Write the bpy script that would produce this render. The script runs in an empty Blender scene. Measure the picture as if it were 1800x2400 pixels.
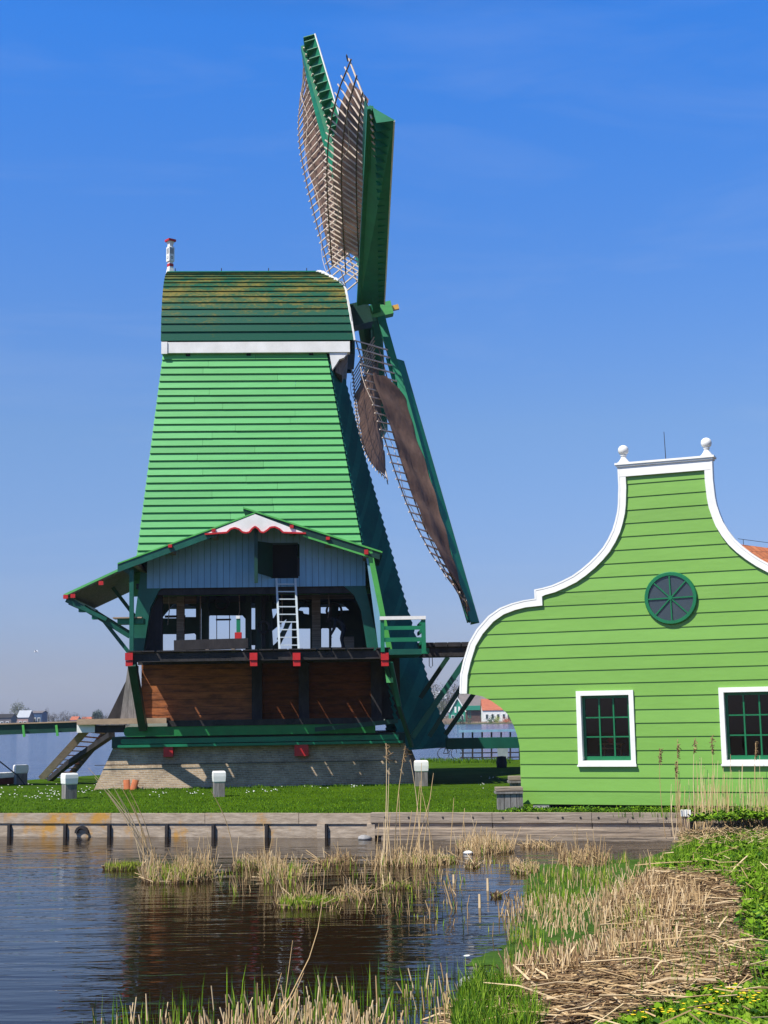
import bpy, math, random
from mathutils import Vector, Matrix, geometry
R_ = random.Random(7)
sc = bpy.context.scene
COL = sc.collection
# ------------------------------------------------------------------ camera
F = 3300.0
PITCH = math.atan(480 / F); ROLL = -0.016
CAMZ = 3.1; ZG = 0.6
CM = Matrix.Rotation(math.pi/2 + PITCH, 3, 'X') @ Matrix.Rotation(ROLL, 3, 'Z')
C0 = Vector((0, 0, CAMZ))
def ray(px, py): return CM @ Vector(((px-900)/F, -(py-1200)/F, -1))
def atY(px, py, Y):
    d = ray(px, py); return C0 + d*(Y/d.y)
def atZ(px, py, Z=0.0):
    d = ray(px, py); return C0 + d*((Z-CAMZ)/d.z)
def hit(px, py, p, n):
    d = ray(px, py); return C0 + d*((p-C0).dot(n)/d.dot(n))
cam = bpy.data.objects.new('camera', bpy.data.cameras.new('camera')); COL.objects.link(cam)
cam.matrix_world = Matrix.Translation(C0) @ CM.to_4x4()
cam.data.sensor_fit = 'VERTICAL'; cam.data.sensor_height = 24; cam.data.lens = 24*F/2400
cam.data.clip_end = 20000; cam.data.clip_start = .1
sc.camera = cam

# ------------------------------------------------------------------ materials
def nt(name):
    m = bpy.data.materials.new(name); m.use_nodes = True
    t = m.node_tree; b = t.nodes['Principled BSDF']; return m, t, b
def N(t, typ, **k):
    n = t.nodes.new(typ)
    for a, v in k.items():
        if a.startswith('i_'): n.inputs[a[2:].replace('_', ' ')].default_value = v
        else: setattr(n, a, v)
    return n
def c4(c): return (c[0], c[1], c[2], 1)
def mat(name, c1, c2=None, rough=.6, scale=2.0, stretch=(1, 1, 1), bump=.0, bscale=None, spec=.4, fine=0.0, detail=6, lo=.35, hi=.65):
    """surface of its own colour varied by two noises"""
    m, t, b = nt(name)
    b.inputs['Roughness'].default_value = rough
    b.inputs['Specular IOR Level'].default_value = spec
    tc = N(t, 'ShaderNodeTexCoord'); mp = N(t, 'ShaderNodeMapping'); mp.inputs['Scale'].default_value = stretch
    t.links.new(tc.outputs['Object'], mp.inputs['Vector'])
    nz = N(t, 'ShaderNodeTexNoise', i_Scale=scale, i_Detail=detail, i_Roughness=.65)
    t.links.new(mp.outputs[0], nz.inputs['Vector'])
    rp = N(t, 'ShaderNodeValToRGB')
    rp.color_ramp.elements[0].position = lo; rp.color_ramp.elements[1].position = hi
    rp.color_ramp.elements[0].color = c4(c1); rp.color_ramp.elements[1].color = c4(c2 or [x*.8 for x in c1])
    t.links.new(nz.outputs['Fac'], rp.inputs[0])
    out = rp.outputs[0]
    if fine:
        n2 = N(t, 'ShaderNodeTexNoise', i_Scale=scale*9, i_Detail=4.0)
        t.links.new(mp.outputs[0], n2.inputs['Vector'])
        mr = N(t, 'ShaderNodeMapRange'); mr.inputs[3].default_value = 1-fine; mr.inputs[4].default_value = 1+fine
        t.links.new(n2.outputs['Fac'], mr.inputs[0])
        mx = N(t, 'ShaderNodeVectorMath', operation='MULTIPLY')
        t.links.new(out, mx.inputs[0]); t.links.new(mr.outputs[0], mx.inputs[1]); out = mx.outputs[0]
    t.links.new(out, b.inputs['Base Color'])
    if bump:
        n3 = N(t, 'ShaderNodeTexNoise', i_Scale=bscale or scale*4, i_Detail=5.0)
        t.links.new(mp.outputs[0], n3.inputs['Vector'])
        bp = N(t, 'ShaderNodeBump', i_Strength=1.0, i_Distance=bump)
        t.links.new(n3.outputs['Fac'], bp.inputs['Height']); t.links.new(bp.outputs[0], b.inputs['Normal'])
    return m
M = {}
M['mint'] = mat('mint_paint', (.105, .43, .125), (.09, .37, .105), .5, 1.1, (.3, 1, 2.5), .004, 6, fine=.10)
M['teal'] = mat('teal_paint', (.008, .105, .068), (.006, .075, .05), .45, 1.5, (1, 1, .5), .003, 6, fine=.15)
M['ring'] = mat('ring_beam_paint', (.015, .20, .045), (.012, .15, .035), .5, 2, fine=.1)
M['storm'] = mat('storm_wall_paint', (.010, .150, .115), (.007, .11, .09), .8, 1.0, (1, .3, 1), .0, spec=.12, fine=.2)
M['bright'] = mat('bright_green_paint', (.09, .42, .08), (.07, .34, .07), .5, 2, fine=.1)
M['sailgreen'] = mat('sail_board_paint', (.010, .20, .09), (.008, .15, .07), .45, 2, fine=.1)
M['dark'] = mat('dark_green_paint', (.006, .05, .032), (.004, .035, .024), .5, 2, fine=.2)
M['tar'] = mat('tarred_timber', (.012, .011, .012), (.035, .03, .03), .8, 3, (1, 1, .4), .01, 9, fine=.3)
M['white'] = mat('white_paint', (.86, .85, .81), (.74, .73, .68), .5, 1.5, fine=.04)
M['red'] = mat('red_paint', (.55, .02, .02), (.42, .018, .018), .45, 5, fine=.1)
M['lightblue'] = mat('pale_blue_paint', (.22, .42, .57), (.18, .35, .48), .6, 1.2, (3, 1, .4), .003, 5, fine=.08)
M['house'] = mat('apple_green_paint', (.180, .372, .062), (.162, .34, .054), .42, .8, (.4, 1, 2), .003, 5, fine=.07)
M['houseb'] = mat('apple_green_worn', (.168, .348, .060), (.15, .318, .05), .5, .8, (.4, 1, 2), .004, 5, fine=.08)
M['housec'] = mat('apple_green_fresh', (.19, .388, .07), (.175, .358, .062), .38, .8, (.4, 1, 2), .002, 5, fine=.06)
M['housedark'] = mat('window_green_paint', (.01, .16, .06), (.01, .13, .05), .35, 3)
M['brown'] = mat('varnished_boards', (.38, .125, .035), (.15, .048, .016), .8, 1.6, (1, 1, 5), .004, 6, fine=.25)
M['darkbrown'] = mat('shaded_brown_boards', (.16, .050, .018), (.07, .024, .010), .9, 1.6, (1, 1, 5), .004, 6, spec=.05, fine=.25)  # darker copy of the brown boards, with the shade under the deck in its colour
M['grey'] = mat('weathered_timber', (.38, .31, .24), (.17, .135, .10), .85, 2.2, (.4, .4, 8), .012, 8, fine=.3)
M['beam'] = mat('worn_brown_beam', (.42, .33, .24), (.13, .10, .075), .85, 2.0, (.35, .35, 9), .015, 8, fine=.35)
M['greyv'] = mat('weathered_upright_timber', (.27, .25, .235), (.13, .12, .11), .85, 2.2, (6, 6, .6), .012, 8, fine=.3)
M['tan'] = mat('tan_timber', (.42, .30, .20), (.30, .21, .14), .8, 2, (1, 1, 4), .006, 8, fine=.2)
M['cloth'] = mat('brown_sailcloth', (.30, .185, .135), (.18, .11, .08), .9, 1.4, (1, 1, .5), .03, 3, fine=.12)
_m = M['cloth']; _t = _m.node_tree; _b = _t.nodes['Principled BSDF']; _tl = N(_t, 'ShaderNodeBsdfTranslucent'); _mx = N(_t, 'ShaderNodeMixShader'); _mx.inputs[0].default_value = .35
_t.links.new(_b.inputs['Base Color'].links[0].from_socket, _tl.inputs[0]); _t.links.new(_b.outputs[0], _mx.inputs[1]); _t.links.new(_tl.outputs[0], _mx.inputs[2]); _t.links.new(_mx.outputs[0], _t.nodes['Material Output'].inputs[0])
M['lath'] = mat('pale_laths', (.74, .62, .50), (.55, .44, .35), .8, 4, fine=.2)
M['lathdark'] = mat('aged_laths', (.16, .115, .09), (.10, .07, .055), .85, 4, fine=.2)
M['mintb'] = mat('mint_paint_worn', (.095, .39, .112), (.08, .34, .095), .55, 1.1, (.3, 1, 2.5), .004, 6, fine=.10)
M['mintc'] = mat('mint_paint_fresh', (.115, .45, .138), (.10, .40, .12), .45, 1.1, (.3, 1, 2.5), .004, 6, fine=.10)
M['iron'] = mat('dark_iron', (.02, .02, .022), (.03, .03, .03), .5, 5)
M['black'] = mat('shadowy_void', (.006, .006, .007), (.008, .008, .008), .9, 2)
M['gold'] = mat('gilt_metal', (.8, .45, .08), (.7, .4, .08), .35, 5)
M['terracotta'] = mat('terracotta', (.52, .16, .06), (.40, .11, .045), .8, 4, fine=.2)
M['trunk'] = mat('bark', (.10, .085, .07), (.06, .05, .042), .9, 3, fine=.2)
M['twig'] = mat('bare_twigs', (.125, .105, .085), (.085, .072, .058), .9, .3)
M['bud'] = mat('budding_twigs', (.13, .14, .075), (.09, .10, .06), .9, .3)
M['leafdark'] = mat('evergreen_leaves', (.03, .055, .03), (.02, .04, .02), .8, .3)
M['stone'] = mat('grey_stone', (.35, .34, .33), (.2, .2, .2), .85, 6, fine=.3)
def roof_mat():
    m, t, b = nt('mossy_green_roof_boards'); b.inputs['Roughness'].default_value = .55
    tc = N(t, 'ShaderNodeTexCoord')
    a = N(t, 'ShaderNodeTexNoise', i_Scale=1.0, i_Detail=7.0, i_Roughness=.7)
    mp = N(t, 'ShaderNodeMapping'); mp.inputs['Scale'].default_value = (.8, 2.2, 2.2)
    t.links.new(tc.outputs['Object'], mp.inputs[0]); t.links.new(mp.outputs[0], a.inputs['Vector'])
    f = N(t, 'ShaderNodeTexNoise', i_Scale=9.0, i_Detail=3.0); t.links.new(mp.outputs[0], f.inputs['Vector'])
    sx = N(t, 'ShaderNodeSeparateXYZ'); t.links.new(tc.outputs['Object'], sx.inputs[0])
    mr = N(t, 'ShaderNodeMapRange'); mr.inputs[1].default_value = 17.6; mr.inputs[2].default_value = 19.4
    mr.inputs[3].default_value = -.22; mr.inputs[4].default_value = .06
    t.links.new(sx.outputs[2], mr.inputs[0])
    ad = N(t, 'ShaderNodeMath', operation='ADD'); t.links.new(a.outputs['Fac'], ad.inputs[0]); t.links.new(mr.outputs[0], ad.inputs[1])
    a2 = N(t, 'ShaderNodeMath', operation='MULTIPLY_ADD'); a2.inputs[1].default_value = .5; t.links.new(f.outputs['Fac'], a2.inputs[0])
    s2 = N(t, 'ShaderNodeMath', operation='SUBTRACT'); s2.inputs[1].default_value = .25
    t.links.new(ad.outputs[0], a2.inputs[2]); t.links.new(a2.outputs[0], s2.inputs[0])
    rp = N(t, 'ShaderNodeValToRGB'); e = rp.color_ramp.elements
    e[0].position = .47; e[0].color = (.004, .08, .048, 1); e[1].position = .72; e[1].color = (.17, .14, .03, 1)
    x = rp.color_ramp.elements.new(.55); x.color = (.04, .085, .03, 1)
    t.links.new(s2.outputs[0], rp.inputs[0]); t.links.new(rp.outputs[0], b.inputs['Base Color'])
    return m
M['roof'] = roof_mat(); M['roof'].node_tree.nodes['Principled BSDF'].inputs['Specular IOR Level'].default_value = .2
def brick_mat(name, c1, c2, mo, bw=.22, rh=.065, lit=None):
    m, t, b = nt(name); b.inputs['Roughness'].default_value = .9
    tc = N(t, 'ShaderNodeTexCoord'); sx = N(t, 'ShaderNodeSeparateXYZ'); t.links.new(tc.outputs['Object'], sx.inputs[0])
    ad = N(t, 'ShaderNodeMath', operation='ADD'); t.links.new(sx.outputs[0], ad.inputs[0]); t.links.new(sx.outputs[1], ad.inputs[1])
    cb = N(t, 'ShaderNodeCombineXYZ'); t.links.new(ad.outputs[0], cb.inputs[0]); t.links.new(sx.outputs[2], cb.inputs[1])
    br = N(t, 'ShaderNodeTexBrick'); br.inputs['Scale'].default_value = 1
    br.inputs['Color1'].default_value = c4(c1); br.inputs['Color2'].default_value = c4(c2); br.inputs['Mortar'].default_value = c4(mo)
    br.inputs['Mortar Size'].default_value = .012; br.inputs['Brick Width'].default_value = bw; br.inputs['Row Height'].default_value = rh
    t.links.new(cb.outputs[0], br.inputs['Vector'])
    nz = N(t, 'ShaderNodeTexNoise', i_Scale=1.3, i_Detail=8.0, i_Roughness=.75); t.links.new(tc.outputs['Object'], nz.inputs['Vector'])
    mr = N(t, 'ShaderNodeMapRange'); mr.inputs[1].default_value = .3; mr.inputs[2].default_value = .7; mr.inputs[3].default_value = .55; mr.inputs[4].default_value = 1.3
    t.links.new(nz.outputs['Fac'], mr.inputs[0])
    mx = N(t, 'ShaderNodeVectorMath', operation='MULTIPLY'); t.links.new(br.outputs['Color'], mx.inputs[0]); t.links.new(mr.outputs[0], mx.inputs[1])
    t.links.new(mx.outputs[0], b.inputs['Base Color'])
    bp = N(t, 'ShaderNodeBump', i_Strength=.6, i_Distance=.02, invert=True); t.links.new(br.outputs['Fac'], bp.inputs['Height']); t.links.new(bp.outputs[0], b.inputs['Normal'])
    return m
M['brick'] = brick_mat('yellow_brown_brick', (.42, .30, .175), (.25, .17, .10), (.40, .34, .26))
M['redbrick'] = brick_mat('dark_red_brick', (.12, .05, .035), (.09, .04, .03), (.16, .13, .12), .4, .15)
M['tiles'] = brick_mat('orange_roof_tiles', (.50, .17, .07), (.36, .11, .045), (.18, .06, .03), .25, .3)
M['rooftile_far'] = mat('far_red_tiles', (.45, .14, .07), (.36, .1, .05), .8, 1)
M['slate'] = mat('far_grey_roof', (.14, .125, .125), (.19, .16, .15), .8, .4)
M['fargreen'] = mat('far_green_boards', (.02, .27, .17), (.02, .24, .15), .6, 1)
M['farblue'] = mat('far_blue_boards', (.03, .07, .15), (.04, .09, .18), .6, 1)
M['farpink'] = mat('far_pink_wall', (.42, .26, .22), (.38, .24, .2), .7, 1)
M['solar'] = mat('far_pale_roof', (.42, .45, .48), (.38, .4, .44), .5, 1)
def quay_mat():
    m, t, b = nt('lichened_quay_boards'); b.inputs['Roughness'].default_value = .9
    tc = N(t, 'ShaderNodeTexCoord'); mp = N(t, 'ShaderNodeMapping'); mp.inputs['Scale'].default_value = (1, 1, 5)
    t.links.new(tc.outputs['Object'], mp.inputs[0])
    a = N(t, 'ShaderNodeTexNoise', i_Scale=2.4, i_Detail=9.0, i_Roughness=.7); t.links.new(mp.outputs[0], a.inputs['Vector'])
    rp = N(t, 'ShaderNodeValToRGB'); e = rp.color_ramp.elements
    e[0].position = .3; e[0].color = (.22, .165, .115, 1); e[1].position = .7; e[1].color = (.50, .41, .31, 1)
    t.links.new(a.outputs['Fac'], rp.inputs[0])
    l = N(t, 'ShaderNodeTexNoise', i_Scale=1.1, i_Detail=8.0, i_Roughness=.7); t.links.new(tc.outputs['Object'], l.inputs['Vector'])
    sx = N(t, 'ShaderNodeSeparateXYZ'); t.links.new(tc.outputs['Object'], sx.inputs[0])
    mr = N(t, 'ShaderNodeMapRange'); mr.inputs[1].default_value = 6; mr.inputs[2].default_value = 12; mr.inputs[3].default_value = 0; mr.inputs[4].default_value = .25
    t.links.new(sx.outputs[0], mr.inputs[0])
    s = N(t, 'ShaderNodeMath', operation='SUBTRACT'); t.links.new(l.outputs['Fac'], s.inputs[0]); t.links.new(mr.outputs[0], s.inputs[1])
    r2 = N(t, 'ShaderNodeMapRange'); r2.inputs[1].default_value = .50; r2.inputs[2].default_value = .62; t.links.new(s.outputs[0], r2.inputs[0])
    mx = N(t, 'ShaderNodeMix', data_type='RGBA'); t.links.new(r2.outputs[0], mx.inputs[0]); t.links.new(rp.outputs[0], mx.inputs[6]); mx.inputs[7].default_value = (.46, .24, .05, 1)
    t.links.new(mx.outputs[2], b.inputs['Base Color'])
    bp = N(t, 'ShaderNodeBump', i_Strength=1.0, i_Distance=.015); t.links.new(a.outputs['Fac'], bp.inputs['Height']); t.links.new(bp.outputs[0], b.inputs['Normal'])
    return m
M['quay'] = quay_mat()
def lawn_mat():
    m, t, b = nt('mown_grass'); b.inputs['Roughness'].default_value = .9; b.inputs['Specular IOR Level'].default_value = .02
    tc = N(t, 'ShaderNodeTexCoord')
    a = N(t, 'ShaderNodeTexNoise', i_Scale=.45, i_Detail=10.0, i_Roughness=.75); t.links.new(tc.outputs['Object'], a.inputs['Vector'])
    rp = N(t, 'ShaderNodeValToRGB'); e = rp.color_ramp.elements
    e[0].position = .32; e[0].color = (.026, .062, .003, 1); e[1].position = .7; e[1].color = (.070, .135, .006, 1)
    t.links.new(a.outputs['Fac'], rp.inputs[0]); t.links.new(rp.outputs[0], b.inputs['Base Color'])
    n3 = N(t, 'ShaderNodeTexNoise', i_Scale=14.0, i_Detail=4.0); t.links.new(tc.outputs['Object'], n3.inputs['Vector'])
    bp = N(t, 'ShaderNodeBump', i_Strength=1.0, i_Distance=.05); t.links.new(n3.outputs['Fac'], bp.inputs['Height']); t.links.new(bp.outputs[0], b.inputs['Normal'])
    return m
M['lawn'] = lawn_mat()
M['soil'] = mat('muddy_bank_soil', (.10, .07, .045), (.17, .12, .07), .9, 1.2, bump=.04, bscale=9, fine=.4)
M['farland'] = mat('far_meadow', (.07, .11, .035), (.16, .13, .07), .9, .02, (1, 4, 1))
for nm, c in dict(g1=(.075, .165, .008), g2=(.155, .29, .015), g3=(.22, .33, .035), g4=(.04, .11, .015), y1=(.36, .42, .05)).items():
    M[nm] = mat('blade_' + nm, c, [x*.75 for x in c], .6, 3, spec=.04)
for nm, c in dict(s1=(.52, .36, .18), s2=(.38, .25, .12), s3=(.64, .48, .28), s4=(.20, .12, .06), s5=(.10, .065, .035)).items():
    M[nm] = mat('straw_' + nm, c, [x*.8 for x in c], .8, 5, spec=.2)
M['yflower'] = mat('yellow_petals', (.85, .62, .02), (.8, .55, .02), .6, 4)
M['wflower'] = mat('white_petals', (.85, .85, .82), (.8, .8, .78), .6, 4)
def water_mat(name, base, bumps, rough=.02, ior=1.33):
    m, t, b = nt(name); b.inputs['Roughness'].default_value = rough; b.inputs['IOR'].default_value = ior
    b.inputs['Base Color'].default_value = c4(base)
    tc = N(t, 'ShaderNodeTexCoord'); prev = None
    for sc_, st, dist, det, rot in bumps:
        mp = N(t, 'ShaderNodeMapping'); mp.inputs['Scale'].default_value = st; mp.inputs['Rotation'].default_value = (0, 0, rot)
        t.links.new(tc.outputs['Object'], mp.inputs[0])
        nz = N(t, 'ShaderNodeTexNoise', i_Scale=sc_, i_Detail=det, i_Roughness=.5, i_Distortion=.4); t.links.new(mp.outputs[0], nz.inputs['Vector'])
        bp = N(t, 'ShaderNodeBump', i_Strength=1.0, i_Distance=dist); t.links.new(nz.outputs['Fac'], bp.inputs['Height'])
        if prev: t.links.new(prev.outputs[0], bp.inputs['Normal'])
        prev = bp
    t.links.new(prev.outputs[0], b.inputs['Normal'])
    return m
M['pond'] = water_mat('dark_pond_water', (.014, .008, .003), [(1.0, (.35, 1.5, 1), .026, 2.0, .12), (5.0, (.4, 1.3, 1), .006, 2.0, .05)])
M['lake'] = water_mat('choppy_lake_water', (.012, .035, .11), [(.8, (.4, 1, 1), .25, 4.0, .1)], .12)
M['pond'].node_tree.nodes['Principled BSDF'].inputs['Specular IOR Level'].default_value = .22
M['lake'].node_tree.nodes['Principled BSDF'].inputs['Specular IOR Level'].default_value = .32
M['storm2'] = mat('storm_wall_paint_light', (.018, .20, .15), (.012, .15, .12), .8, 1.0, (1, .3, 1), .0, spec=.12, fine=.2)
M['duckweed'] = mat('duckweed', (.055, .120, .014), (.03, .065, .010), .85, 1.6, spec=.08, fine=.35)
def glass_mat():
    m, t, b = nt('window_glass'); t.nodes.remove(b)
    out = t.nodes['Material Output']; tr = N(t, 'ShaderNodeBsdfTransparent'); tr.inputs[0].default_value = (.8, .85, .84, 1)
    gl = N(t, 'ShaderNodeBsdfGlossy'); gl.inputs['Roughness'].default_value = .02
    fr = N(t, 'ShaderNodeFresnel'); fr.inputs[0].default_value = 1.5
    mx = N(t, 'ShaderNodeMixShader'); t.links.new(fr.outputs[0], mx.inputs[0]); t.links.new(tr.outputs[0], mx.inputs[1]); t.links.new(gl.outputs[0], mx.inputs[2])
    t.links.new(mx.outputs[0], out.inputs[0]); return m
M['glass'] = glass_mat()
M['darkglass'] = mat('dark_attic_glass', (.035, .05, .06), (.045, .06, .07), .08, 2, spec=.5)
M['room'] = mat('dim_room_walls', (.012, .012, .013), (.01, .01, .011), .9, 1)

# ------------------------------------------------------------------ mesh builder
class MB:
    def __init__(s): s.v = []; s.f = []; s.m = []; s.mi = 0
    def face(s, pts):
        n = len(s.v); s.v += [tuple(p) for p in pts]; s.f.append(tuple(range(n, n+len(pts)))); s.m.append(s.mi)
    def idx(s, pts, faces):
        n = len(s.v); s.v += [tuple(p) for p in pts]
        for f in faces: s.f.append(tuple(n+i for i in f)); s.m.append(s.mi)
    def box(s, a, b):
        x0, y0, z0 = [min(a[i], b[i]) for i in range(3)]; x1, y1, z1 = [max(a[i], b[i]) for i in range(3)]
        s.idx([(x0,y0,z0),(x1,y0,z0),(x1,y1,z0),(x0,y1,z0),(x0,y0,z1),(x1,y0,z1),(x1,y1,z1),(x0,y1,z1)],
              [(0,3,2,1),(4,5,6,7),(0,1,5,4),(1,2,6,5),(2,3,7,6),(3,0,4,7)]); return s
    def beam(s, a, b, w, h=None, up=(0, 0, 1), w2=None, h2=None):
        a = Vector(a); b = Vector(b); h = h or w; d = (b-a).normalized(); up = Vector(up)
        if abs(d.dot(up)) > .98: up = Vector((0, 1, 0))
        x = d.cross(up).normalized(); y = x.cross(d).normalized()
        w2 = w2 or w; h2 = h2 or h; pts = []
        for p, ww, hh in ((a, w, h), (b, w2, h2)):
            for sx, sy in ((-1,-1),(1,-1),(1,1),(-1,1)): pts.append(p + x*sx*ww/2 + y*sy*hh/2)
        s.idx(pts, [(0,3,2,1),(4,5,6,7),(0,1,5,4),(1,2,6,5),(2,3,7,6),(3,0,4,7)]); return s
    def tube(s, pts, r, n=6, r2=None):
        pts = [Vector(p) for p in pts]; rings = []
        for i, p in enumerate(pts):
            d = (pts[min(i+1, len(pts)-1)] - pts[max(i-1, 0)]).normalized()
            up = Vector((0, 0, 1)) if abs(d.z) < .9 else Vector((1, 0, 0))
            x = d.cross(up).normalized(); y = x.cross(d)
            rr = r + ((r2 if r2 is not None else r)-r)*i/(len(pts)-1)
            rings.append([p + x*math.cos(2*math.pi*k/n)*rr + y*math.sin(2*math.pi*k/n)*rr for k in range(n)])
        base = []; fs = []
        for q in rings: base += q
        for i in range(len(pts)-1):
            for k in range(n): fs.append((i*n+k, i*n+(k+1) % n, (i+1)*n+(k+1) % n, (i+1)*n+k))
        fs.append(tuple(range(n-1, -1, -1))); fs.append(tuple((len(pts)-1)*n+k for k in range(n)))
        s.idx(base, fs); return s
    def lathe(s, prof, c, n=16):
        pts = []; fs = []
        for r, z in prof:
            for k in range(n): a = 2*math.pi*k/n; pts.append((c[0]+r*math.cos(a), c[1]+r*math.sin(a), c[2]+z))
        for i in range(len(prof)-1):
            for k in range(n): fs.append((i*n+k, i*n+(k+1) % n, (i+1)*n+(k+1) % n, (i+1)*n+k))
        s.idx(pts, fs); return s
    def prism(s, poly, off):
        """convex or concave planar polygon pushed along off"""
        off = Vector(off); poly = [Vector(p) for p in poly]; n = len(poly)
        tris = geometry.tessellate_polygon([poly]); pts = poly + [p+off for p in poly]
        fs = [tuple(t) for t in tris] + [tuple(n+i for i in reversed(t)) for t in tris]
        for i in range(n): fs.append((i, (i+1) % n, n+(i+1) % n, n+i))
        s.idx(pts, fs); return s
    def build(s, name, mats, parent=None, smooth=False, fixn=False):
        me = bpy.data.meshes.new(name); me.from_pydata(s.v, [], s.f)
        if not isinstance(mats, (list, tuple)): mats = [mats]
        for m in mats: me.materials.append(M[m] if isinstance(m, str) else m)
        if len(mats) > 1: me.polygons.foreach_set('material_index', s.m)
        if smooth: me.polygons.foreach_set('use_smooth', [True]*len(me.polygons))
        if fixn:
            import bmesh
            bm = bmesh.new(); bm.from_mesh(me); bmesh.ops.remove_doubles(bm, verts=bm.verts, dist=1e-5); bmesh.ops.recalc_face_normals(bm, faces=bm.faces); bm.to_mesh(me); bm.free()
        o = bpy.data.objects.new(name, me); COL.objects.link(o)
        if parent: o.parent = parent
        return o
def tag(o, label, cat=None, group=None, kind=None):
    if label: o['label'] = label
    if cat: o['category'] = cat
    if group: o['group'] = group
    if kind: o['kind'] = kind
    return o
def struct(o): o['kind'] = 'structure'; return o
def thing(name, label, cat, loc=(0, 0, 0), rz=0, group=None):
    o = bpy.data.objects.new(name, None); COL.objects.link(o); o.location = loc; o.rotation_euler = (0, 0, rz)
    o.empty_display_size = .2
    return tag(o, label, cat, group)
def copy_tree(o, parent=None):
    c = o.copy(); COL.objects.link(c)
    if parent: c.parent = parent
    for ch in list(o.children): copy_tree(ch, c)
    return c
def cut_panel(name, outer, holes, thick, to3, matname, parent):
    """flat panel with holes; 2-D outlines in (x, z), placed by to3"""
    n = [Vector((p[0], p[1], 0)) for p in outer]; allp = [n] + [[Vector((q[0], q[1], 0)) for q in h] for h in holes]
    flat = [p for l in allp for p in l]; tris = geometry.tessellate_polygon(allp); mb = MB(); k = len(flat)
    fr = [to3(p.x, p.y, 0) for p in flat]; bk = [to3(p.x, p.y, thick) for p in flat]
    fs = [tuple(t) for t in tris] + [tuple(k+i for i in reversed(t)) for t in tris]; st = 0
    for l in allp:
        m = len(l)
        for i in range(m): fs.append((st+i, st+(i+1) % m, k+st+(i+1) % m, k+st+i))
        st += m
    mb.idx(fr+bk, fs); return mb.build(name, matname, parent, fixn=True)

# ------------------------------------------------------------------ light, sky
SUN = Vector((-1, -.85, 1.8)).normalized()
sl = bpy.data.lights.new('sun', 'SUN'); sl.energy = 5.0; sl.angle = math.radians(.5); sl.color = (1, .955, .88)
so = bpy.data.objects.new('sun', sl); COL.objects.link(so); so.rotation_euler = SUN.to_track_quat('Z', 'Y').to_euler()
w = bpy.data.worlds.new('World'); sc.world = w; w.use_nodes = True; t = w.node_tree
bg = t.nodes['Background']; sky = N(t, 'ShaderNodeTexSky', sky_type='NISHITA', sun_disc=False)
sky.sun_elevation = math.asin(SUN.z); sky.sun_rotation = math.atan2(SUN.x, SUN.y)
sky.air_density = 1.0; sky.dust_density = .6; sky.ozone_density = 3.5; sky.altitude = 0
gtc = N(t, 'ShaderNodeTexCoord'); gsx = N(t, 'ShaderNodeSeparateXYZ'); t.links.new(gtc.outputs['Generated'], gsx.inputs[0])
grp = N(t, 'ShaderNodeValToRGB'); ge = grp.color_ramp.elements      # deeper, clearer blue with height, darker towards the zenith
ge[0].position = .04; ge[0].color = (.37, .37, .54, 1); ge[1].position = .68; ge[1].color = (.05, .11, .20, 1)
for ps, cc in ((.20, (.44, .53, .68, 1)), (.46, (.20, .63, 1.16, 1))): ge_ = grp.color_ramp.elements.new(ps); ge_.color = cc
t.links.new(gsx.outputs[2], grp.inputs[0])
gm = N(t, 'ShaderNodeVectorMath', operation='MULTIPLY'); t.links.new(sky.outputs[0], gm.inputs[0]); t.links.new(grp.outputs[0], gm.inputs[1])
gs = N(t, 'ShaderNodeVectorMath', operation='SCALE'); gs.inputs[3].default_value = 2.05; t.links.new(gm.outputs[0], gs.inputs[0])
cm = N(t, 'ShaderNodeMapping'); cm.inputs['Scale'].default_value = (1.2, 1.2, 7); cm.inputs['Rotation'].default_value = (.15, .1, .3); t.links.new(gtc.outputs['Generated'], cm.inputs[0])
cn = N(t, 'ShaderNodeTexNoise', i_Scale=2.6, i_Detail=8.0, i_Roughness=.6, i_Distortion=.6); t.links.new(cm.outputs[0], cn.inputs['Vector'])
cr_ = N(t, 'ShaderNodeMapRange'); cr_.inputs[1].default_value = .48; cr_.inputs[2].default_value = .85; cr_.inputs[3].default_value = 0; cr_.inputs[4].default_value = .12; t.links.new(cn.outputs['Fac'], cr_.inputs[0])
cx_ = N(t, 'ShaderNodeMix', data_type='RGBA'); t.links.new(cr_.outputs[0], cx_.inputs[0]); t.links.new(gs.outputs[0], cx_.inputs[6]); cx_.inputs[7].default_value = (6.5, 7.0, 8.0, 1)
t.links.new(cx_.outputs[2], bg.inputs[0]); bg.inputs[1].default_value = .074
vs = sc.view_settings; vs.view_transform = 'Standard'; vs.look = 'None'; vs.exposure = .44; vs.gamma = 1
sc.render.engine = 'CYCLES'; sc.cycles.use_denoising = True; sc.cycles.max_bounces = 8; sc.cycles.transparent_max_bounces = 12

# ================================================================== GROUND AND WATER
QA = atZ(0, 1907, .62); QB = atZ(1800, 1907, .62)
qd = (QB-QA).normalized(); QR = math.atan2(qd.y, qd.x); qn = Vector((qd.y, -qd.x, 0))   # qn points to the camera side
def qy(x): return QA.y + (x-QA.x)*qd.y/qd.x
def grid_sheet(name, poly, z, matn, step=None):
    mb = MB(); P = [Vector((p[0], p[1], z)) for p in poly]
    mb.idx(P, [tuple(t_) for t_ in geometry.tessellate_polygon([P])]); o = mb.build(name, matn, fixn=True)
    for f in o.data.polygons: pass
    return o
lawn_poly = [(-60, qy(-60)+.24), (40, qy(40)+.24)] + [tuple(atZ(px, py, ZG)[:2]) for px, py in ((2500, 1788), (1700, 1775), (1215, 1780), (1000, 1784), (930, 1790), (500, 1806), (222, 1817), (65, 1828), (0, 1830), (-900, 1850))]
P = [Vector((x, y, ZG)) for x, y in lawn_poly]
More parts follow.
